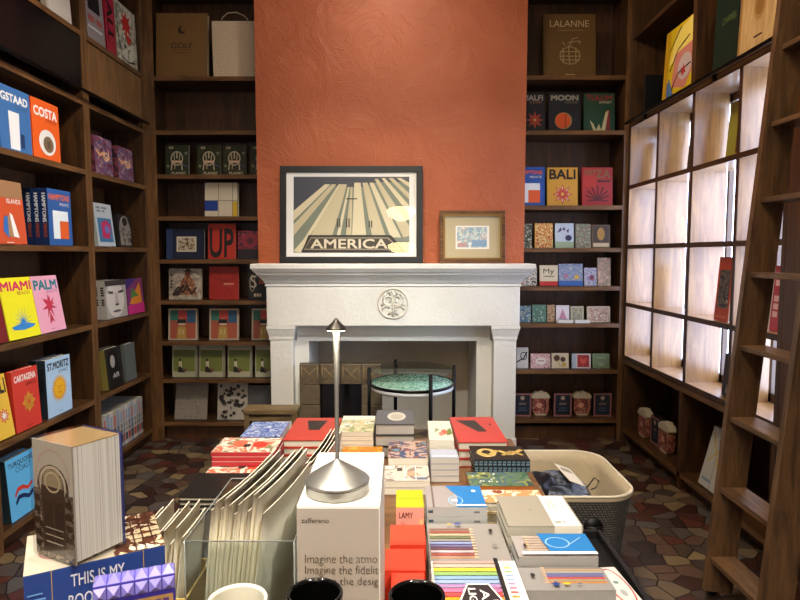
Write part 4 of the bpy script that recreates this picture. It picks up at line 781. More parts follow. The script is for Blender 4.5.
# above the rail, left
zU = 2.88
side(-1, 88, 106, zU, .40, 'grey art book with a white rule above the flap panel', '#8c8078', [('r', '#94887c', 0, 0, 1, 1), ('r', '#1a1818', .15, .5, .8, 1), ('u', '#b0503c', 7, .5, .36, .8, .1), ('r', '#d0c8bc', .06, .2, .86, .24)], lean=3)
side(-1, 107.5, 117, zU, .40, 'narrow red art book with vertical black letters', '#a82434', [('v', '#16100f', 'ALL', .5, .55, .6, .7, .04)], lean=2)
side(-1, 118, 138, zU, .42, 'cream art book with a red burst and black brush marks', '#b0a888', [('r', NZ(('#b8b090', '#c8c0a0', '#8a8468', '#b8b090'), 12), 0, 0, 1, 1), ('s', '#b8281c', .5, .7, .3, 8, .5), ('p', '#b8281c', [(.35, .55), (.75, .5), (.6, .35)]), ('e', '#1c1a18', .4, .3, .06, .03), ('l', '#1c1a18', [(.1, .95), (.05, .5), (.2, .1), (.5, .05), (.9, .12)], .03), ('l', '#1c1a18', [(.95, .9), (.9, .4)], .02)], lean=2)
side(-1, 47, 72, zU, .40, 'cream book above the black panel', '#b8ad98', [('r', '#c8bda8', .08, 0, 1, 1), ('u', '#6a5a4c', 6, .6, .6, .5, .1)], lean=3)
# above the rail, right: niches
zN = 2.536
book('book', 'plain black book in the niche above the rail near the corner', 'book', .26, .30, .04, '#0f0f12', '#3c3834', [('r', '#5c564c', .38, .12, .6, .14)], (XR+.19, 4.60, zN), (0, 0, 0))
def sideR(pa, pb, *a, **k): return side(1, pa, pb, *a, **k)
POP = [('r', '#c8a818', 0, 0, 1, 1), ('p', '#e0c860', [(.15, .5), (.35, .9), (.85, 1), (1, .8), (1, .55), (.4, .5)]), ('p', '#c07868', [(.3, .15), (.75, .05), (1, .3), (1, .65), (.35, .6)]), ('e', '#b8a4a0', .7, .35, .22, .18), ('l', '#1c1814', [(.2, .4), (.45, .65), (.8, .75)], .025), ('l', '#1c1814', [(.3, .1), (.5, .3), (.9, .35)], .025), ('l', '#1c1814', [(.15, .7), (.5, .95)], .02), ('s', '#a82c28', .68, .3, .1, 6, .5), ('p', '#4c6c98', [(0, 0), (.4, 0), (.2, .3)]), ('r', '#b88c14', 0, 0, .14, 1)]
sideR(662, 692, zN, .46, 'yellow and pink pop art style book in the niche above the rail', '#c8a818', POP, lean=3)
sideR(712, 735.5, zN, .62, 'tall dark green book in the niche above the rail', '#14281e', [('t', '#5c6c3c', 'CHANEL', .62, .42, .6, .06, 0)], lean=2, t=.05)
sideR(737, 779, zN, .62, 'tall gold-brown book box with lettering above the cubbies', '#a87c40', [('r', wood('gold', '#b89058', '#e0bc84', 'Z', .4), .06, 0, 1, 1), ('u', '#2c1c10', 7, .42, .72, .6, .07, 0), ('r', '#5c4020', .3, .66, .6, .67), ('e', '#b88c50', .5, .35, .14, .12), ('e', '#9c7038', .5, .35, .1, .08), ('r', '#3c2814', .4, .1, .6, .112)], lean=2, t=.07, coverc='#b89058')
# inside the cubbies
def cub(px0, px1, z, h, label, cover, art=(), X=XR+.20, t=.03, w=None): side(1, px0, px1, z, h, label, cover, art, X=X, lean=4, t=t, w=w)
cub(713.5, 727, CZ[1], .36, 'orange-red book with a dark photo in a bright cubby', '#b03c14', [('r', '#b84018', 0, 0, 1, 1), ('r', NZ(('#3c3834', '#6c6458', '#1c1a18', '#a89c8c'), 24), .15, .2, .9, .8), ('r', '#c86a3c', .1, .05, .9, .08)], X=XR+.03)
cub(721, 731, CZ[0], .24, 'dark book with a white figure in the lowest row of cubbies', '#241f1e', [('p', '#b9b4b0', [(.4, .1), (.75, .1), (.7, .5), (.55, .7), (.45, .5)]), ('e', '#b9b4b0', .58, .76, .1, .08)], X=XR+.04)
cub(766, 777.5, CZ[1], .32, 'pink and white book in the cubby seen through the ladder', '#a82c3c', [('r', '#b03444', .25, 0, 1, 1), ('r', '#d8d0c8', 0, 0, .25, 1), ('w', '#e0b8b8', 5, .6, .5, .4, .6)], X=XR+.05)
cub(724.5, 745, CZ[3], .36, 'yellow-green book in the third top cubby from the corner', '#7a7420', [('r', '#8a8428', 0, 0, 1, 1), ('r', '#5c3418', .5, .15, 1, .6)], X=XR+.165, w=.2)
cub(686, 700, CZ[3], .36, 'dark brown book in the second top cubby from the corner', '#241a14', X=XR+.165, w=.2)
cub(654.5, 668, CZ[3], .34, 'brown book in the first top cubby from the corner', '#2c1c12', X=XR+.165, w=.16)
cub(693, 705, CZ[1], .3, 'dark brown book in the second cubby of the third row', '#2a1c14', X=XR+.165, w=.14)
# lower cabinet
z = .1107
for px, k, lb in ((650, 'j', 'first from the corner in the low cabinet'), (661, 'b', 'in the low cabinet between two pink boxes'), (672, 'j', 'second from the corner in the low cabinet')):
    X = XR+.13; Y = Yx(px, X, z+.1)
    if k == 'j': canister('pink jar-shaped box with a cream top, '+lb, (X-.06, Y, z), -PI/2, 1.1, 'pink jar-shaped boxes')
    else: tinbox('dark box with a pink border, '+lb, (X-.045, Y, z), -PI/2, .14, .2, 'pink-bordered dark boxes')
side(1, 698, 718, .11, .36, 'white book with yellow stripes leaning in the low cabinet', '#b0aa9c', [('r', '#b8b4a8', 0, 0, 1, 1), ('l', '#c0a02c', [(.1, .9), (.9, .1)], .05), ('l', '#c0a02c', [(.1, .4), (.9, .9)], .04), ('l', '#8c8878', [(.5, 0), (.4, 1)], .03), ('e', '#6c6a60', .7, .6, .07, .05), ('r', '#7c8c94', .1, .1, .5, .15)], lean=14, w=.24)
# ---------------------------------------------------------------- books and stationery on the display table
STK = []
def flat(px0, px1, yn, yf, n, t, label, cover, art=(), base=None, name='book', cat='book', group=None, pages='#e4ddcc', spine='l', sp=(), coverc=None, yaw=0, dmax=None, soft=False, wx=None, X=None):
    base = TZ+.0006 if base is None else base; zt_ = base+n*(t+.0005)
    Y0, Y1 = Yz(yn, zt_), Yz(yf, zt_)
    if dmax: Y1 = min(Y1, dmax)
    x0, x1 = (xY(px0, Y0, zt_), xY(px1, Y0, zt_)) if X is None else X
    m_ = .007 if n > 1 else .004
    for (a0, a1, b0, b1, c0, c1) in STK:
        ox, oy = min(x1, a1)-max(x0, a0)+m_, min(Y1, b1)-max(Y0, b0)+m_
        if ox <= 0 or oy <= 0 or min(zt_, c1)-max(base, c0) <= .0004: continue
        if oy <= ox*1.3:
            if Y0+Y1 < b0+b1: Y1 -= oy
            else: Y0 += oy
        elif x0+x1 < a0+a1: x1 -= ox
        else: x0 += ox
    STK.append((x0, x1, Y0, Y1, base, zt_))
    o = []
    for i in range(n):
        z = zt_-i*(t+.0005); lb = label if n == 1 else (label+', '+('on top', 'second from the top', 'third from the top', 'fourth from the top', 'fifth from the top', 'sixth from the top')[i] if group is None or i == 0 else label+', '+('on top', 'second from the top', 'third from the top', 'fourth from the top', 'fifth from the top', 'sixth from the top')[i])
        jx, jr = (random.uniform(-.0015, .0015), random.uniform(-.008, .008)) if i else (0, 0)
        o.append(book(name, lb, cat, x1-x0, Y1-Y0, t, cover, pages, art if i == 0 else (), ((x0+x1)/2+jx, Y0, z), (-PI/2, 0, yaw+jr), (label if n > 1 else None), spine, sp, coverc, soft))
    return zt_
random.seed(3)
flat(283, 334, 440, 417, 3, .028, 'red hardback with a black flowerpot cover, left of the lamp pole', '#b83a2c', [('p', '#241a18', [(.28, .86), (.72, .86), (.62, .42), (.4, .42)]), ('e', '#8c2a20', .85, .5, .03, .03)], dmax=2.395, spine='r')
flat(240, 287, 437, 422, 3, .034, 'blue and white patterned book behind the floral magazines', '#3c5088', [('r', NZ(('#2c4480', '#8c9cc4', '#3c5898', '#c0c8dc', '#24387c'), 30), 0, 0, 1, 1)], coverc='#2c3c70', dmax=2.3)
FL = [('r', NZ(('#dcd2bc', '#d8ccb4', '#c86a4c', '#e0d8c8', '#8c7c54', '#d8ccb4'), 16), 0, 0, 1, 1), ('e', '#c8402c', .7, .5, .13, .2), ('e', '#d0684c', .35, .6, .12, .2), ('e', '#3c2c28', .5, .42, .06, .1), ('p', '#8c8a5c', [(.8, .2), (.95, .3), (.85, .5)])]
b = flat(203, 268, 476, 456, 2, .026, 'orange-flower magazine under the red-edged floral ones', '#d8d0c0', FL, soft=True)
flat(211, 274, 452, 436, 3, .0155, 'floral magazine with a thick red edge', '#d8ccb8', FL, base=b+.002, spine='b', coverc='#b02c34', pages='#b83840', soft=True)
BK = P('#1b1817', .55)
fb = MB().bbox(-.575, -.412, 1.1, 1.83, TZ+.0005, TZ+.03, BK, .003).build('portfolio_case'); tag(fb, 'large flat black portfolio case under the black notebooks', 'case')
flat(178, 252, 497, 473, 3, .0135, 'black notebook with a faint brown motif', '#1c1918', [('s', '#4a3228', .62, .5, .13, 9, .7), ('o', '#3e2a22', .62, .5, .16, .2, .02)], base=TZ+.031, pages='#d8d2bc', spine='t')
flat(246, 268, 503, 474, 3, .016, 'narrow blue and white magazine beside the black notebooks', '#a8b4cc', [('r', '#d8dce4', 0, 0, .35, 1), ('r', '#2c4488', .35, 0, .6, 1), ('r', '#c04a3c', .7, .5, .9, .8)], soft=True)
flat(271, 306, 512, 458, 2, .02, 'dark grey plant-photograph magazine by the white envelopes', '#3c3c3a', [('r', NZ(('#3a3a38', '#55544e', '#2c2c2a', '#8c8a80'), 10, 'soft'), 0, 0, 1, 1), ('s', '#a8a890', .4, .35, .2, 7, .25), ('s', '#7c8060', .6, .6, .16, 9, .3)], soft=True, dmax=2.07)
flat(338, 373, 432, 416, 6, .016, 'green and cream garden magazine right of the lamp pole', '#c8c4b0', [('r', NZ(('#d0ccb8', '#8c9468', '#c8b888', '#dcd8cc', '#6c7c58'), 20), 0, 0, 1, 1), ('r', '#e0dccc', 0, .75, 1, 1)], soft=True, dmax=2.39)
flat(341, 382, 454, 446, 1, .045, 'orange marbled box in front of the garden magazines', '#b8781c', [('r', NZ(('#c8841c', '#b06c14', '#d89c34'), 24), 0, 0, 1, 1)], name='box', cat='box', pages='#b8781c', dmax=2.17)
flat(374, 415, 427, 410, 3, .042, 'dark grey book with a white oval on its cover', '#4c4c4e', [('r', '#56565a', .02, .03, .98, .98), ('e', '#c8c2b4', .54, .52, .24, .3), ('e', '#b0a898', .54, .5, .17, .2)], pages='#b8b4ac', coverc='#16161a', dmax=2.39)
flat(388, 428, 458, 441, 2, .034, 'small collage-cover magazine in front of the grey oval book', '#8c5c4c', [('r', NZ(('#8c4c3c', '#3c4c6c', '#b89c8c', '#5c3428', '#5c8ca8'), 18), 0, 0, 1, 1)], soft=True, dmax=2.145)
flat(420, 454, 440, 421, 5, .022, 'white magazine with red flowers before the round table', '#dcd4c0', [('e', '#c0604c', .66, .4, .13, .13), ('e', '#c88070', .52, .3, .1, .1), ('p', '#6c7c3c', [(.75, .2), (1, .3), (.95, .6), (.8, .5)]), ('p', '#8c9468', [(.25, .35), (.5, .5), (.3, .6)])], soft=True, dmax=2.37, yaw=-.02)
flat(429, 459, 458, 445, 4, .02, 'small grey notebook in front of the white flower magazine', '#9ca0b0', [('r', '#a8acbc', .05, .1, .95, .9), ('r', '#c0c4cc', .05, .1, .95, .3)], pages='#d0ccc4', soft=True, dmax=2.05)
flat(458, 508, 442, 417, 3, .03, 'red hardback with a black shape beside the basket', '#b83c34', [('p', '#2a2422', [(.12, .85), (.55, .85), (.7, .38), (.5, .38)]), ('e', '#5c1c18', .84, .66, .03, .04)], spine='r', dmax=2.395, yaw=.015)
GRID = [('r', '#15181c', 0, 0, 1, 1)]+[('r', '#6c8498', i/12.+.01, .12, i/12.+.07, .42) for i in range(12)]+[('r', '#5c7488', i/12.+.01, .58, i/12.+.07, .9) for i in range(12)]
b = flat(474, 530, 460, 446, 2, .020, 'black book with gold snakes and a tiled pattern spine', '#1c1914', [('r', '#211c16', 0, 0, 1, 1), ('o', '#c8a868', .28, .5, .18, .3, .09), ('l', '#c0a058', [(.1, .5), (.3, .3), (.5, .65), (.7, .35), (.95, .7)], .09), ('l', '#a88a4c', [(.55, .3), (.75, .6), (.92, .3)], .07)], base=TZ+.041, spine='b', sp=GRID, dmax=2.07)
flat(474, 528, 464, 448, 1, .04, 'plain dark book under the gold snake books', '#2a241e', dmax=2.06)
flat(470, 534, 486, 469, 2, .021, 'green garden book with white flowers and an orange edge', '#4c6450', [('r', NZ(('#3c5844', '#5c7450', '#4c6468', '#8c9048', '#3c4c4c'), 18), 0, 0, 1, 1)]+[('e', '#dcdcd0', random.uniform(.05, .5), random.uniform(.2, .8), .018, .04) for i in range(14)], spine='b', coverc='#a8622c', pages='#a8622c', dmax=1.94, soft=True)
flat(386, 433, 481, 456, 2, .022, 'beige fashion magazine in front of the collage magazines', '#b8a898', [('r', NZ(('#b8a898', '#c8bcb0', '#8c7c70', '#d0c8c0'), 12), .0, 0, 1, 1), ('r', '#3c3430', .28, .62, .4, .85), ('p', '#c89878', [(.5, .3), (.8, .35), (.7, .6), (.55, .6)]), ('r', '#5c6c84', .66, .08, .95, .2), ('l', '#e0dcd4', [(.45, 0), (.45, 1)], .02), ('l', '#e0dcd4', [(.7, 0), (.7, 1)], .02)], soft=True, dmax=1.99, X=(-.05, .10))
flat(484, 545, 502, 490, 3, .03, 'cream and orange illustrated book behind the banded notebooks', '#d0b890', [('r', NZ(('#e0d0a8', '#c88c5c', '#e8dcc0', '#8c4c34'), 22), 0, 0, 1, 1)], dmax=1.69)
# pens and pencil sets
def setbox(px0, px1, yn, yf, n, t, label, art, base=None, dmax=None, cover='#8f8b86', pages='#9c9a96', sp=(), **k):
    return flat(px0, px1, yn, yf, n, t, label, cover, art, base, 'pencil_set', 'pencil set', None, pages, 'b', sp, dmax=dmax, **k)
setbox(396, 424, 507.5, 483, 1, .07, 'grey carton under the yellow-green pen box', [], X=(-.0105, .0605), dmax=1.64)
setbox(396, 424, 507.5, 483, 1, .05, 'yellow-green pen box with a pink label on its front', [('r', '#a6ae1c', 0, 0, 1, 1), ('r', '#929a14', 0, .48, 1, .5)], base=TZ+.0706, cover='#a6ae1c', pages='#a6ae1c', sp=[('r', '#d89484', 0, 0, 1, 1), ('t', '#241814', 'LAMY', .36, .6, .5, .3, .03), ('t', '#c05c4c', 'ink', .24, .2, .16, .14, 0), ('r', '#f0b87c', .84, .15, .97, .4)])
RB = '#e8442c'
RDs = [('r', RB, 0, 0, 1, 1), ('r', '#d03a24', .0, .0, 1, .03)]
setbox(390, 426, 545.5, 525, 1, .09, 'coral red pen box directly in front of the yellow-green one', RDs, cover=RB, pages=RB, dmax=1.47)
setbox(385, 425.5, 571, 549, 1, .09, 'coral red pen box in the middle of the three', RDs, cover=RB, pages=RB)
setbox(391, 425.5, 598, 573, 1, .09, 'coral red pen box nearest the black cups', RDs, cover=RB, pages=RB)
PC = ['#b08468', '#a04c44', '#c8b0b4', '#6c4c5c', '#6c6890', '#8c98c0', '#8c8880', '#6c7450', '#b8a888', '#984c3c', '#7c5c50']
def pencils(x0, x1, y0, y1, cols, tip=None):
    a = []; n = len(cols)
    for i, c in enumerate(cols):
        ya = y0+(y1-y0)*i/n; yb = y0+(y1-y0)*(i+.8)/n; a.append(('r', c, x0, ya, x1, yb))
        if tip == 'r': a.append(('p', '#d8b490', [(x1, ya), (x1+.06, (ya+yb)/2), (x1, yb)]))
        if tip == 'l': a.append(('p', '#d8b490', [(x0, ya), (x0, yb), (x0-.06, (ya+yb)/2)]))
    return a
BLU = '#2474b4'
setbox(427, 487, 507.5, 486, 5, .0235, 'grey pencil set with a bright blue panel', [('r', '#98908c', 0, 0, .5, 1), ('p', BLU, [(.5, 0), (1, 0), (1, 1), (.36, 1), (.55, .5)]), ('o', '#8cb8d8', .5, .3, .13, .2, .02), ('u', '#c0d4e4', 4, .5, .3, .16, .12), ('r', '#6c5c58', .1, 0, .13, 1), ('e', '#c8dce8', .85, .72, .04, .06), ('r', '#e4e4e0', .5, .04, 1, .1)], dmax=1.63, cover='#a4a4a2', sp=[('r', '#3c4854', .02, .4, .1, .7), ('r', '#6c6c6c', .78, .4, .88, .6)])
setbox(428, 512, 560.5, 523, 4, .02, 'grey pencil box showing a row of muted pencils', [('r', '#908a84', 0, 0, 1, 1)]+pencils(.02, .56, .04, .78, PC, 'r')+[('e', '#2c2828', .84, .7, .025, .05), ('e', '#7c7a74', .84, .3, .03, .03), ('s', '#b8a050', .3, .88, .04, 6, .5), ('e', '#3c4c8c', .42, .89, .05, .03)], dmax=1.485)
RAIN = ['#5c8cc8', '#d84c7c', '#e8689c', '#2c6cb4', '#3c9c7c', '#f0cc20', '#f4d430', '#e89020', '#d84848', '#c86c90', '#9c7ca8', '#8ca0c8', '#7c9cb8', '#84a860', '#d8c440', '#c8a898', '#a89088']
L1 = [('r', '#e8e4dc', 0, 0, 1, 1)]+[('r', c, .02, .03+.94*i/17, .74, .03+.94*(i+1)/17-.008) for i, c in enumerate(RAIN)]+[('r', '#1c1a1c', .74, 0, .79, 1)]+[('r', c, .82, .04+.92*i/17, .9, .04+.92*(i+.4)/17) for i, c in enumerate(RAIN)]
L1 += [('p', '#e8e4dc', [(.22, .0), (.22, .3), (.36, .58), (.6, .58), (.74, .3), (.74, 0)]), ('p', '#2a2326', [(.24, .0), (.24, .29), (.37, .56), (.59, .56), (.72, .29), (.72, 0)]), ('v', '#e8e4dc', 'LIGHT', .40, .33, .08, .36), ('v', '#e8e4dc', 'AS', .53, .38, .09, .22), ('w', '#a89c98', 3, .63, .3, .05, .14)]
setbox(424, 527, 640, 561, 5, .0215, 'rainbow pencil set with a black hexagon label', L1, cover='#e8e4dc', X=(.064, .239))
NBK = '#9b9485'
flat(499, 583, 526, 496, 5, .0235, 'large grey notebook with a wide cream paper band', NBK, [('r', '#e6e2d4', .62, 0, .98, 1), ('e', '#8c8878', .4, .5, .02, .03), ('l', '#b8b4a4', [(.7, .55), (.7, .85)], .02), ('l', '#b8b4a4', [(.76, .55), (.76, .85)], .02), ('o', '#c0bcac', .88, .68, .05, .08, .008), ('u', '#8c8878', 5, .72, .1, .14, .04, 0)], name='notebook', cat='notebook', spine='b', coverc='#b4ae9e', pages='#ddd8c8', sp=[('r', '#e6e2d4', .62, 0, .98, 1)])
setbox(523, 598, 557, 536, 5, .0215, 'blue-panel pencil set in front of the grey banded notebooks', [('r', '#a09894', 0, 0, 1, 1)]+pencils(.18, .44, .15, .9, ['#b8a494']*7, 'l')+[('p', BLU, [(.42, .12), (1, .12), (1, 1), (.34, 1)]), ('o', '#8cb8d8', .56, .55, .16, .26, .02), ('l', '#8cb8d8', [(.62, .3), (.9, .8)], .014), ('r', '#e8e8e4', .05, .0, 1, .12), ('e', '#2c2828', .12, .4, .02, .08)], cover='#9c9894', X=(.252, .42), dmax=1.368)
setbox(527, 613, 590.5, 559, 4, .022, 'grey pencil box with orange and violet pencils, table edge', [('r', '#8c8884', 0, 0, 1, 1)]+pencils(.3, .96, .3, .92, ['#c07c34', '#a89878', '#c85c54', '#7c6c9c', '#6c749c', '#a8a49c', '#b89468', '#787470'], 'l')+[('e', '#2c2828', .14, .55, .025, .08), ('s', '#28407c', .36, .15, .06, 5, .5), ('e', '#d0b030', .48, .16, .04, .05), ('e', '#5c6c7c', .62, .15, .03, .03)], X=(.246, .425), dmax=1.262)
flat(527, 616, 628, 596, 2, .03, 'white notebook with a dark inner border at the near table edge', '#dedbd2', [('r', '#3c3834', .08, .0, .92, .9), ('r', '#8c8478', .12, 0, .88, .82)], X=(.246, .43), dmax=1.172, name='notebook', cat='notebook')
tn = thing('pencil_tin', 'white tin with a red oval outline on the black stand', 'tin', (.588, 1.42, .6006), (0, 0, .08))
MB().bbox(-.036, .036, 0, .21, 0, .022, P('#d8d4cc', .3), .008, 3).build('tin_body', tn)
A, T = art_mesh([('e', '#b83c30', .5, .5, .42, .45), ('e', '#ded8d0', .5, .5, .36, .42), ('s', '#6c8c8c', .5, .6, .14, 9, .6), ('e', '#a8a8a8', .5, .35, .12, .08)], .068, .2, lambda x, y, L: (x-.034, y+.005, .0221+.0002*L)); A.build('tin_print', tn)
t2 = MB().bbox(.48, .53, 1.45, 1.75, .6006, .622, P('#2c2c30', .4), .004).build('pencil_case'); tag(t2, 'slim dark pencil case lying on the black stand', 'pencil case')
# ---------------------------------------------------------------- lamp on white cartons
BZ = 1.10
def carton(label, y0, y1, front):
    r = thing('carton', label, 'box', (-.0985, y0, TZ+.0006)); h = BZ-TZ-.001; w = .1335
    MB().bbox(-w/2, w/2, 0, y1-y0, 0, h, P('#e2dfd8', .55), .0015).build('box_body', r)
    A, T = art_mesh(front, w, h, lambda x, y, L: (x-w/2, -GAP*L, y))
    if A.f: A.build('front_print', r)
    if T.f: T.build('lettering', r)
    A, T = art_mesh([('t', '#b0aca4', 'zafferano', .78, .12, .24, .05, 0)] if front else [('t', '#b8b4ac', 'zafferano', .5, .5, .3, .06, 0), ('l', '#9ca4a8', [(.78, .85), (.84, .78), (.8, .72)], .01)], w, y1-y0, lambda x, y, L: (x-w/2, y, h+.0002*L))
    if T.f: T.build('top_lettering', r)
    return r
GR = '#a59a8e'; TX = '#3c332c'
carton('tall white carton printed with Imagine the atmosphere, under the lamp', .93, 1.058, [('r', GR, 0.0, 0, .985, .985), ('t', TX, 'zafferano',   .22, .93, .33, .024, .012), ('t', TX, 'Imagine the atmo', .53, .742, .87, .054, -.012), ('t', TX, 'Imagine the fidelit', .535, .69, .88, .054, -.012), ('t', TX, 'Imagine the desig', .535, .637, .88, .05, -.012)])
carton('tall white carton directly behind the lettered one', 1.0595, 1.188, [])

SIL = P('#b0aea6', .42, .85)
yl = .988; zb = BZ+.0008; xl = xY(337.5, yl, BZ); zh = zY(318, yl)
lp = thing('table_lamp', 'slim silver cordless lamp glowing on top of the white cartons', 'lamp', (xl, yl, zb))
MB().lathe([(0, 0), (.0515, 0), (.053, .002), (.053, .0165), (.0545, .018), (.0545, .0205), (.053, .0225), (.035, .035), (.016, .0465), (.005, .0535), (.0036, .056), (0, .056)], SIL, n=56).build('base', lp)
MB().lathe([(.0531, .0155), (.0536, .0160), (.0536, .0172), (.0531, .0176)], P('#3c3a36', .3, .9), n=56).build('base_band', lp)
H = zh-zb
MB().lathe([(.0034, .05), (.0038, H*.6), (.0056, H-.022), (0, H-.022)], P('#96938c', .45, .6), n=16).build('pole', lp)
MB().lathe([(.0165, H-.020), (.0172, H-.018), (.0165, H-.0165), (.006, H-.006), (.0015, H), (0, H)], P('#4c4640', .35, .8), n=40).build('lamp_shade', lp)
MB().lathe([(0, H-.0205), (.0155, H-.0205), (.0155, H-.0195), (0, H-.0195)], EM('#ffedc8', 28), n=32).build('light_disc', lp)
# ---------------------------------------------------------------- cups on the riser
RZ0 = TZ+.1810
def cup(name, label, px, pyt, hw, cat, mat, inner, h=.092):
    zc = RZ0+h; Y = Yz(pyt, zc); R_ = hw/FPX*depth(Y, zc); r = thing(name, label, cat, (xY(px, Y, zc), Y, RZ0))
    MB().lathe([(0, 0), (R_*.72, 0), (R_*.8, .004), (R_*.9, h*.4), (R_, h-.002), (R_-.001, h), (R_-.004, h), (R_-.005, h-.004)], mat, n=56).build('body', r)
    MB().lathe([(R_-.005, h-.004), (R_*.86-.004, h*.4), (R_*.72, .008), (0, .008)], inner, n=56).build('inside', r)
    return r, R_, h
BG_ = P('#0a0a0b', .12); 
c1 = cup('cup', 'white cup at the near edge beside the envelopes', 237, 599, 30, 'cup', P('#d8d4c8', .25), P('#c8c4b4', .35))
def mug(label, px, pyt, hw):
    r, R_, h = cup('mug', label, px, pyt, hw, 'mug', BG_, P('#050505', .15))
    MB().tube([(0, -R_*.93, h*.75), (0, -R_-.018, h*.7), (0, -R_-.024, h*.5), (0, -R_-.016, h*.3), (0, -R_*.85, h*.25)], .005, BG_, 10).build('handle', r)
mug('glossy black mug in front of the lettered carton', 315, 592, 28)
mug('glossy black mug in front of the coral red pen boxes', 417, 594, 28.5)
# ---------------------------------------------------------------- envelopes and clear holder
random.seed(21)
AC = clear('#eef2f2', .02, 1.3)
hd = thing('acrylic_holder', 'clear acrylic holder full of white envelopes', 'holder', (-.258, .93, TZ+.0006))
M = MB(); hx_, hyy, hh = .088, .27, .29
for a in ((-hx_, hx_, 0, .003, 0, hh), (-hx_, hx_, hyy-.003, hyy, 0, hh), (-hx_, -hx_+.003, .003, hyy-.003, 0, hh), (hx_-.003, hx_, .003, hyy-.003, 0, hh), (-hx_+.003, hx_-.003, .003, hyy-.003, 0, .003)): M.box(*a, AC)
M.build('clear_box', hd)
M = MB(); EG = P('#7c807c', .15)
M.tube([(-hx_, 0, hh), (hx_, 0, hh), (hx_, hyy, hh), (-hx_, hyy, hh)], .0011, EG, 6, True).tube([(hx_, 0, 0), (hx_, 0, hh)], .0011, EG, 6).tube([(-hx_, 0, 0), (-hx_, 0, hh)], .0011, EG, 6)
M.build('polished_edge', hd)
ordn = ['first', 'second', 'third', 'fourth', 'fifth', 'sixth', 'seventh', 'eighth', 'ninth', 'tenth', 'eleventh', 'twelfth']
def env(label, group, P0, P1, hgt, lean, bend, mat, skew=0):
    """upright sheet folded in two: long edge P0->P1 on the base, leaning by lean (m at top) in x"""
    x0, y0, z0 = P0; x1, y1, z1 = P1; vs = []; fs = []; n = 8; t = .0016; Hn = 6
    for s in (0, 1):
        for j in range(Hn+1):
            v = j/Hn
            for i in range(n+1):
                u = i/n; x = x0+(x1-x0)*u+lean*v+bend*math.sin(PI*u)*v+(t if s else 0); y = y0+(y1-y0)*u+skew*v
                vs.append((x, y, z0+(z1-z0)*u+hgt*v-.010*u*(1-u)*abs(math.sin(x0*90))*v))
    K = (n+1)*(Hn+1)
    for s in (0, 1):
        for j in range(Hn):
            for i in range(n):
                q = s*K+j*(n+1)+i; f = (q, q+1, q+n+2, q+n+1); fs.append(f if s else f[::-1])
    for i in range(n): q = Hn*(n+1)+i; fs.append((q, q+1, K+q+1, K+q)); fs.append((i+1, i, K+i, K+i+1))
    for j in range(Hn): q = j*(n+1); fs.append((q+n+1, q, K+q, K+q+n+1)); q += n; fs.append((q, q+n+1, K+q+n+1, K+q))
    o = MB().add(vs, fs, mat, True).build('envelope'); tag(o, label, 'envelope', group); return o
EV = P('#f0e8d2', .7)
for i in range(12):
    x = -.335+i*.0065; tall = .325+.03*random.random()
    y1 = 1.17+(.0 if i < 6 else .0)
    env('white envelope in the clear holder, %s from its outer side' % ordn[i], 'white envelopes in the clear holder', (x, .937, TZ+.005), (x+.04, 1.185, TZ+.005), tall, .028+.0012*i, .003, EV, .012*random.random())
for i in range(4):
    x = -.243+i*.009
    env('long white paper bag leaning behind the clear holder, %s from the left' % ordn[i], 'long white paper bags', (x, 1.21, TZ+.001), (x+.03, 1.50, TZ+.001), .30, .035, .004, EV, .02)
# small fan of envelopes in a yellow box
yb = thing('yellow_box', 'small yellow card box holding a fan of white envelopes', 'box', (-.418, 1.0, TZ+.031)); YW = P('#b8902c', .6)
M = MB()
for a in ((-.045, .045, 0, .002, 0, .12), (-.045, .045, .138, .14, 0, .12), (-.045, -.043, .002, .138, 0, .12), (.043, .045, .002, .138, 0, .12), (-.043, .043, .002, .138, 0, .002)): M.box(*a, YW)
M.build('box_body', yb)
M = MB().tube([(-.045, 0, .12), (.045, 0, .12), (.045, .14, .12), (-.045, .14, .12)], .002, P('#d8b85c', .5), 6, True).build('box_rim', yb)
for i in range(9):
    x = -.456+i*.0066
    env('small white envelope in the yellow box, %s from its outer side' % ordn[i], 'small white envelopes in the yellow box', (x, 1.004, TZ+.034), (x, 1.13, TZ+.034), .21+.035*random.random(), -.004+.0036*i, 0, EV, 0)
# ---------------------------------------------------------------- boxed games at the near left corner
def cornerbox(name, label, cat, pL, pR, pB, z, zb_, mat):
    """box whose top front-left, front-right and back-right corners show at pL, pR, pB"""
    def pt(p): Y = Yz(p[1], z); return Vector((xY(p[0], Y, z), Y, 0))
    A, B_, C_ = pt(pL), pt(pR), pt(pB); u = B_-A; w = u.length; a = math.atan2(u.y, u.x); d = abs((C_-B_).dot(Vector((-math.sin(a), math.cos(a), 0))))
    r = thing(name, label, cat, (A.x, A.y, zb_), (0, 0, a)); h = z-zb_
    MB().bbox(0, w, 0, d, 0, h, mat, .0015).build('box_body', r)
    return r, w, d, h, A, a
NAVY = P('#2a458c', .35)
r, w, d, h, A0, a0 = cornerbox('puzzle_box', 'blue boxed set lettered THIS IS MY BOOKSTORE at the near left', 'box', (23, 577), (165, 545), (146, 513), 1.115, RZ0, NAVY)
A, T = art_mesh([('r', '#c0a050', .18, 0, .185, 1), ('r', '#c0a050', .83, 0, .835, 1), ('t', '#dcdce8', 'THIS IS MY', .5, .9, .38, .085, .02), ('t', '#dcdce8', 'BOOKSTORE', .52, .76, .46, .085, .02), ('r', '#6c9cd8', .03, .78, .13, .8), ('r', '#6c9cd8', .04, .82, .14, .835), ('r', '#6c9cd8', .02, .86, .12, .872)], w, h, lambda x, y, L: (x, -GAP*L, y))
A.build('front_print', r); T.build('lettering', r)
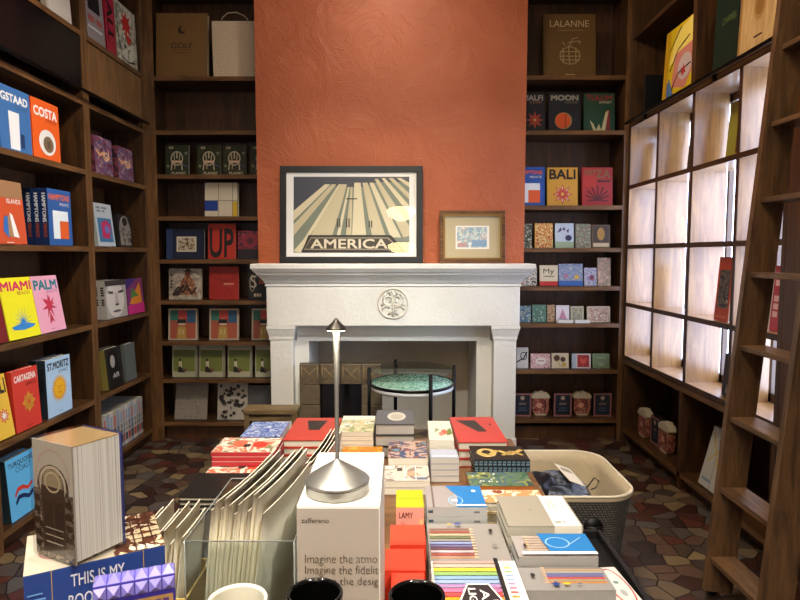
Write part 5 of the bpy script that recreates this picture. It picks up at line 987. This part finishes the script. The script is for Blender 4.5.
A, T = art_mesh([('r', '#c8bca8', 0, 0, 1, 1), ('o', '#b07c74', .22, .45, .13, .2, .02), ('p', '#3c2c24', [(.18, .3), (.5, .1), (.5, .9), (.3, .7)]), ('r', NZ(('#8c5c3c', '#d8c4a0', '#5c3424', '#e0d4bc'), 30), .62, .0, 1, 1)]+[('r', '#4c2c1c', .62, .14*i, 1, .14*i+.02) for i in range(1, 7)]+[('r', '#4c2c1c', .64+.07*i, 0, .65+.07*i, 1) for i in range(5)], w, d, lambda x, y, L: (x, y, h+.0002*L))
A.build('lid_print', r)
# thick wrapped book bundle standing on the box: corner at (76,568)
zb2 = 1.119; Yc = Yz(566, zb2); Xc = xY(76, Yc, zb2); zt2 = zY(447, Yc); hb = zt2-zb2
Yl = Yc+.035; Xl = xY(36.5, Yl, zb2+.02); Yr = Yc+.062; Xr = xY(127, Yr, zb2+.02)
u1 = Vector((Xl-Xc, Yl-Yc)); u2 = Vector((Xr-Xc, Yr-Yc)); a = math.atan2(-u1.y, -u1.x); wl = u1.length; n2 = Vector((-math.sin(a), math.cos(a))); th = max(.06, u2.dot(n2))
wr = u2.length
bn = thing('wrapped_book', 'thick book in clear wrap with an arched doorway cover, standing on the blue box', 'book', (Xc, Yc, zb2), (0, 0, 0))
V = lambda p, q, z: (p*u1.x+q*u2.x, p*u1.y+q*u2.y, z)
def quadbox(p0, p1, q0, q1, z0, z1, mat, M=None):
    M = M or MB(); vs = [V(p, q, z) for z in (z0, z1) for (p, q) in ((p0, q0), (p1, q0), (p1, q1), (p0, q1))]
    return M.add(vs, [(0, 1, 2, 3), (7, 6, 5, 4), (0, 4, 5, 1), (1, 5, 6, 2), (2, 6, 7, 3), (3, 7, 4, 0)], mat)
CVR = P('#a89c8c', .4)
m, t_, b_ = newmat('page_block'); b_.inputs['Roughness'].default_value = .7
tc = t_.nodes.new('ShaderNodeTexCoord'); mp = t_.nodes.new('ShaderNodeMapping'); mp.inputs['Scale'].default_value = (800, 800, 2); nn = t_.nodes.new('ShaderNodeTexNoise'); nn.inputs['Scale'].default_value = 1
rr = ramp(t_, ['#b5ada0', '#e4dfd4', '#eeeae2'], False, .3, .6); t_.links.new(tc.outputs['Object'], mp.inputs[0]); t_.links.new(mp.outputs[0], nn.inputs['Vector']); t_.links.new(nn.outputs['Fac'], rr.inputs[0]); t_.links.new(rr.outputs[0], b_.inputs['Base Color'])
fixn(quadbox(0, 1, .0, .03, 0, hb, CVR).build('front_cover', bn))
fixn(quadbox(.04, .98, .031, .935, .002, hb-.003, m).build('pages', bn))
fixn(quadbox(.04, .98, .031, .935, hb-.0028, hb-.0012, P('#a88858', .7)).build('top_edge', bn))
fixn(quadbox(0, 1, .936, .965, 0, hb, P('#2c3474', .4)).build('back_cover', bn))
STN = NZ(('#4c3c34', '#6c5c50', '#2c221e', '#8c7c6c'), 60)
e = .006
def cov(x, y, L): p = 1-x/wl; return V(p, -.0012*L, y)
DKB = '#2e2119'
A, T = art_mesh([('r', '#a89c8c', 0, 0, 1, 1), ('o', '#a8807a', .5, .7, .42, .24, .02), ('r', STN, 0, 0, 1, .58), ('p', STN, [(.1, .5), (.9, .5)]+[(.5+.4*math.cos(t), .62+.19*math.sin(t)) for t in [i*PI/12 for i in range(13)]]),
                 ('o', '#b0a08a', .5, .64, .34, .16, .05), ('e', '#8c7c60', .5, .66, .24, .11), ('r', '#3c2c22', .2, .04, .8, .62), ('o', '#b09c7c', .5, .66, .2, .09, .03), ('r', DKB, .26, .05, .48, .5), ('r', DKB, .54, .05, .76, .5), ('l', '#a89c8c', [(.28, .26), (.74, .26)], .015), ('l', '#a89c8c', [(.28, .2), (.74, .2)], .015), ('l', '#a89c8c', [(.3, .14), (.72, .14)], .02)]
                 +[('r', DKB, .02, y_, .17, y_+.05) for y_ in (.08, .18, .28, .38, .48)]+[('r', DKB, .84, y_, .98, y_+.05) for y_ in (.08, .18, .28, .38, .48)], wl, hb, cov)
A.build('cover_art', bn)
fixn(quadbox(-.03, 1.03, -.045, .99, -.0008, hb+.001, clear('#f4f6f8', .12, 1.6)).build('clear_wrap', bn))
# purple crystal box
r, w, d, h, A1, a1 = cornerbox('crystal_box', 'violet box with faceted rows and a gold name strip at the near left', 'box', (92, 588), (175, 573), (168, 563), 1.13, RZ0, P('#3a2f94', .3))
M = MB(); n = 6; VI = P('#8c84d8', .15)
for j in range(2):
    for i in range(n):
        x = w*(i+.5)/n; z = h-.010; s = w/n*.46
        if j == 0: vs = [(x-s, .001, h), (x+s, .001, h), (x+s, d*.9, h), (x-s, d*.9, h), (x, d*.45, h+.007)]
        else: vs = [(x-s, 0, z-.0075), (x+s, 0, z-.0075), (x+s, 0, z+.0075), (x-s, 0, z+.0075), (x, -.006, z)]
        M.add(vs, [(0, 1, 4), (1, 2, 4), (2, 3, 4), (3, 0, 4)], VI)
M.build('faceted_row', r)
A, T = art_mesh([('r', '#b08850', .1, .76, .97, .885), ('u', '#5c3c7c', 8, .53, .825, .8, .08, .02)], w, h, lambda x, y, L: (x, -GAP*L, y)); A.build('name_strip', r)
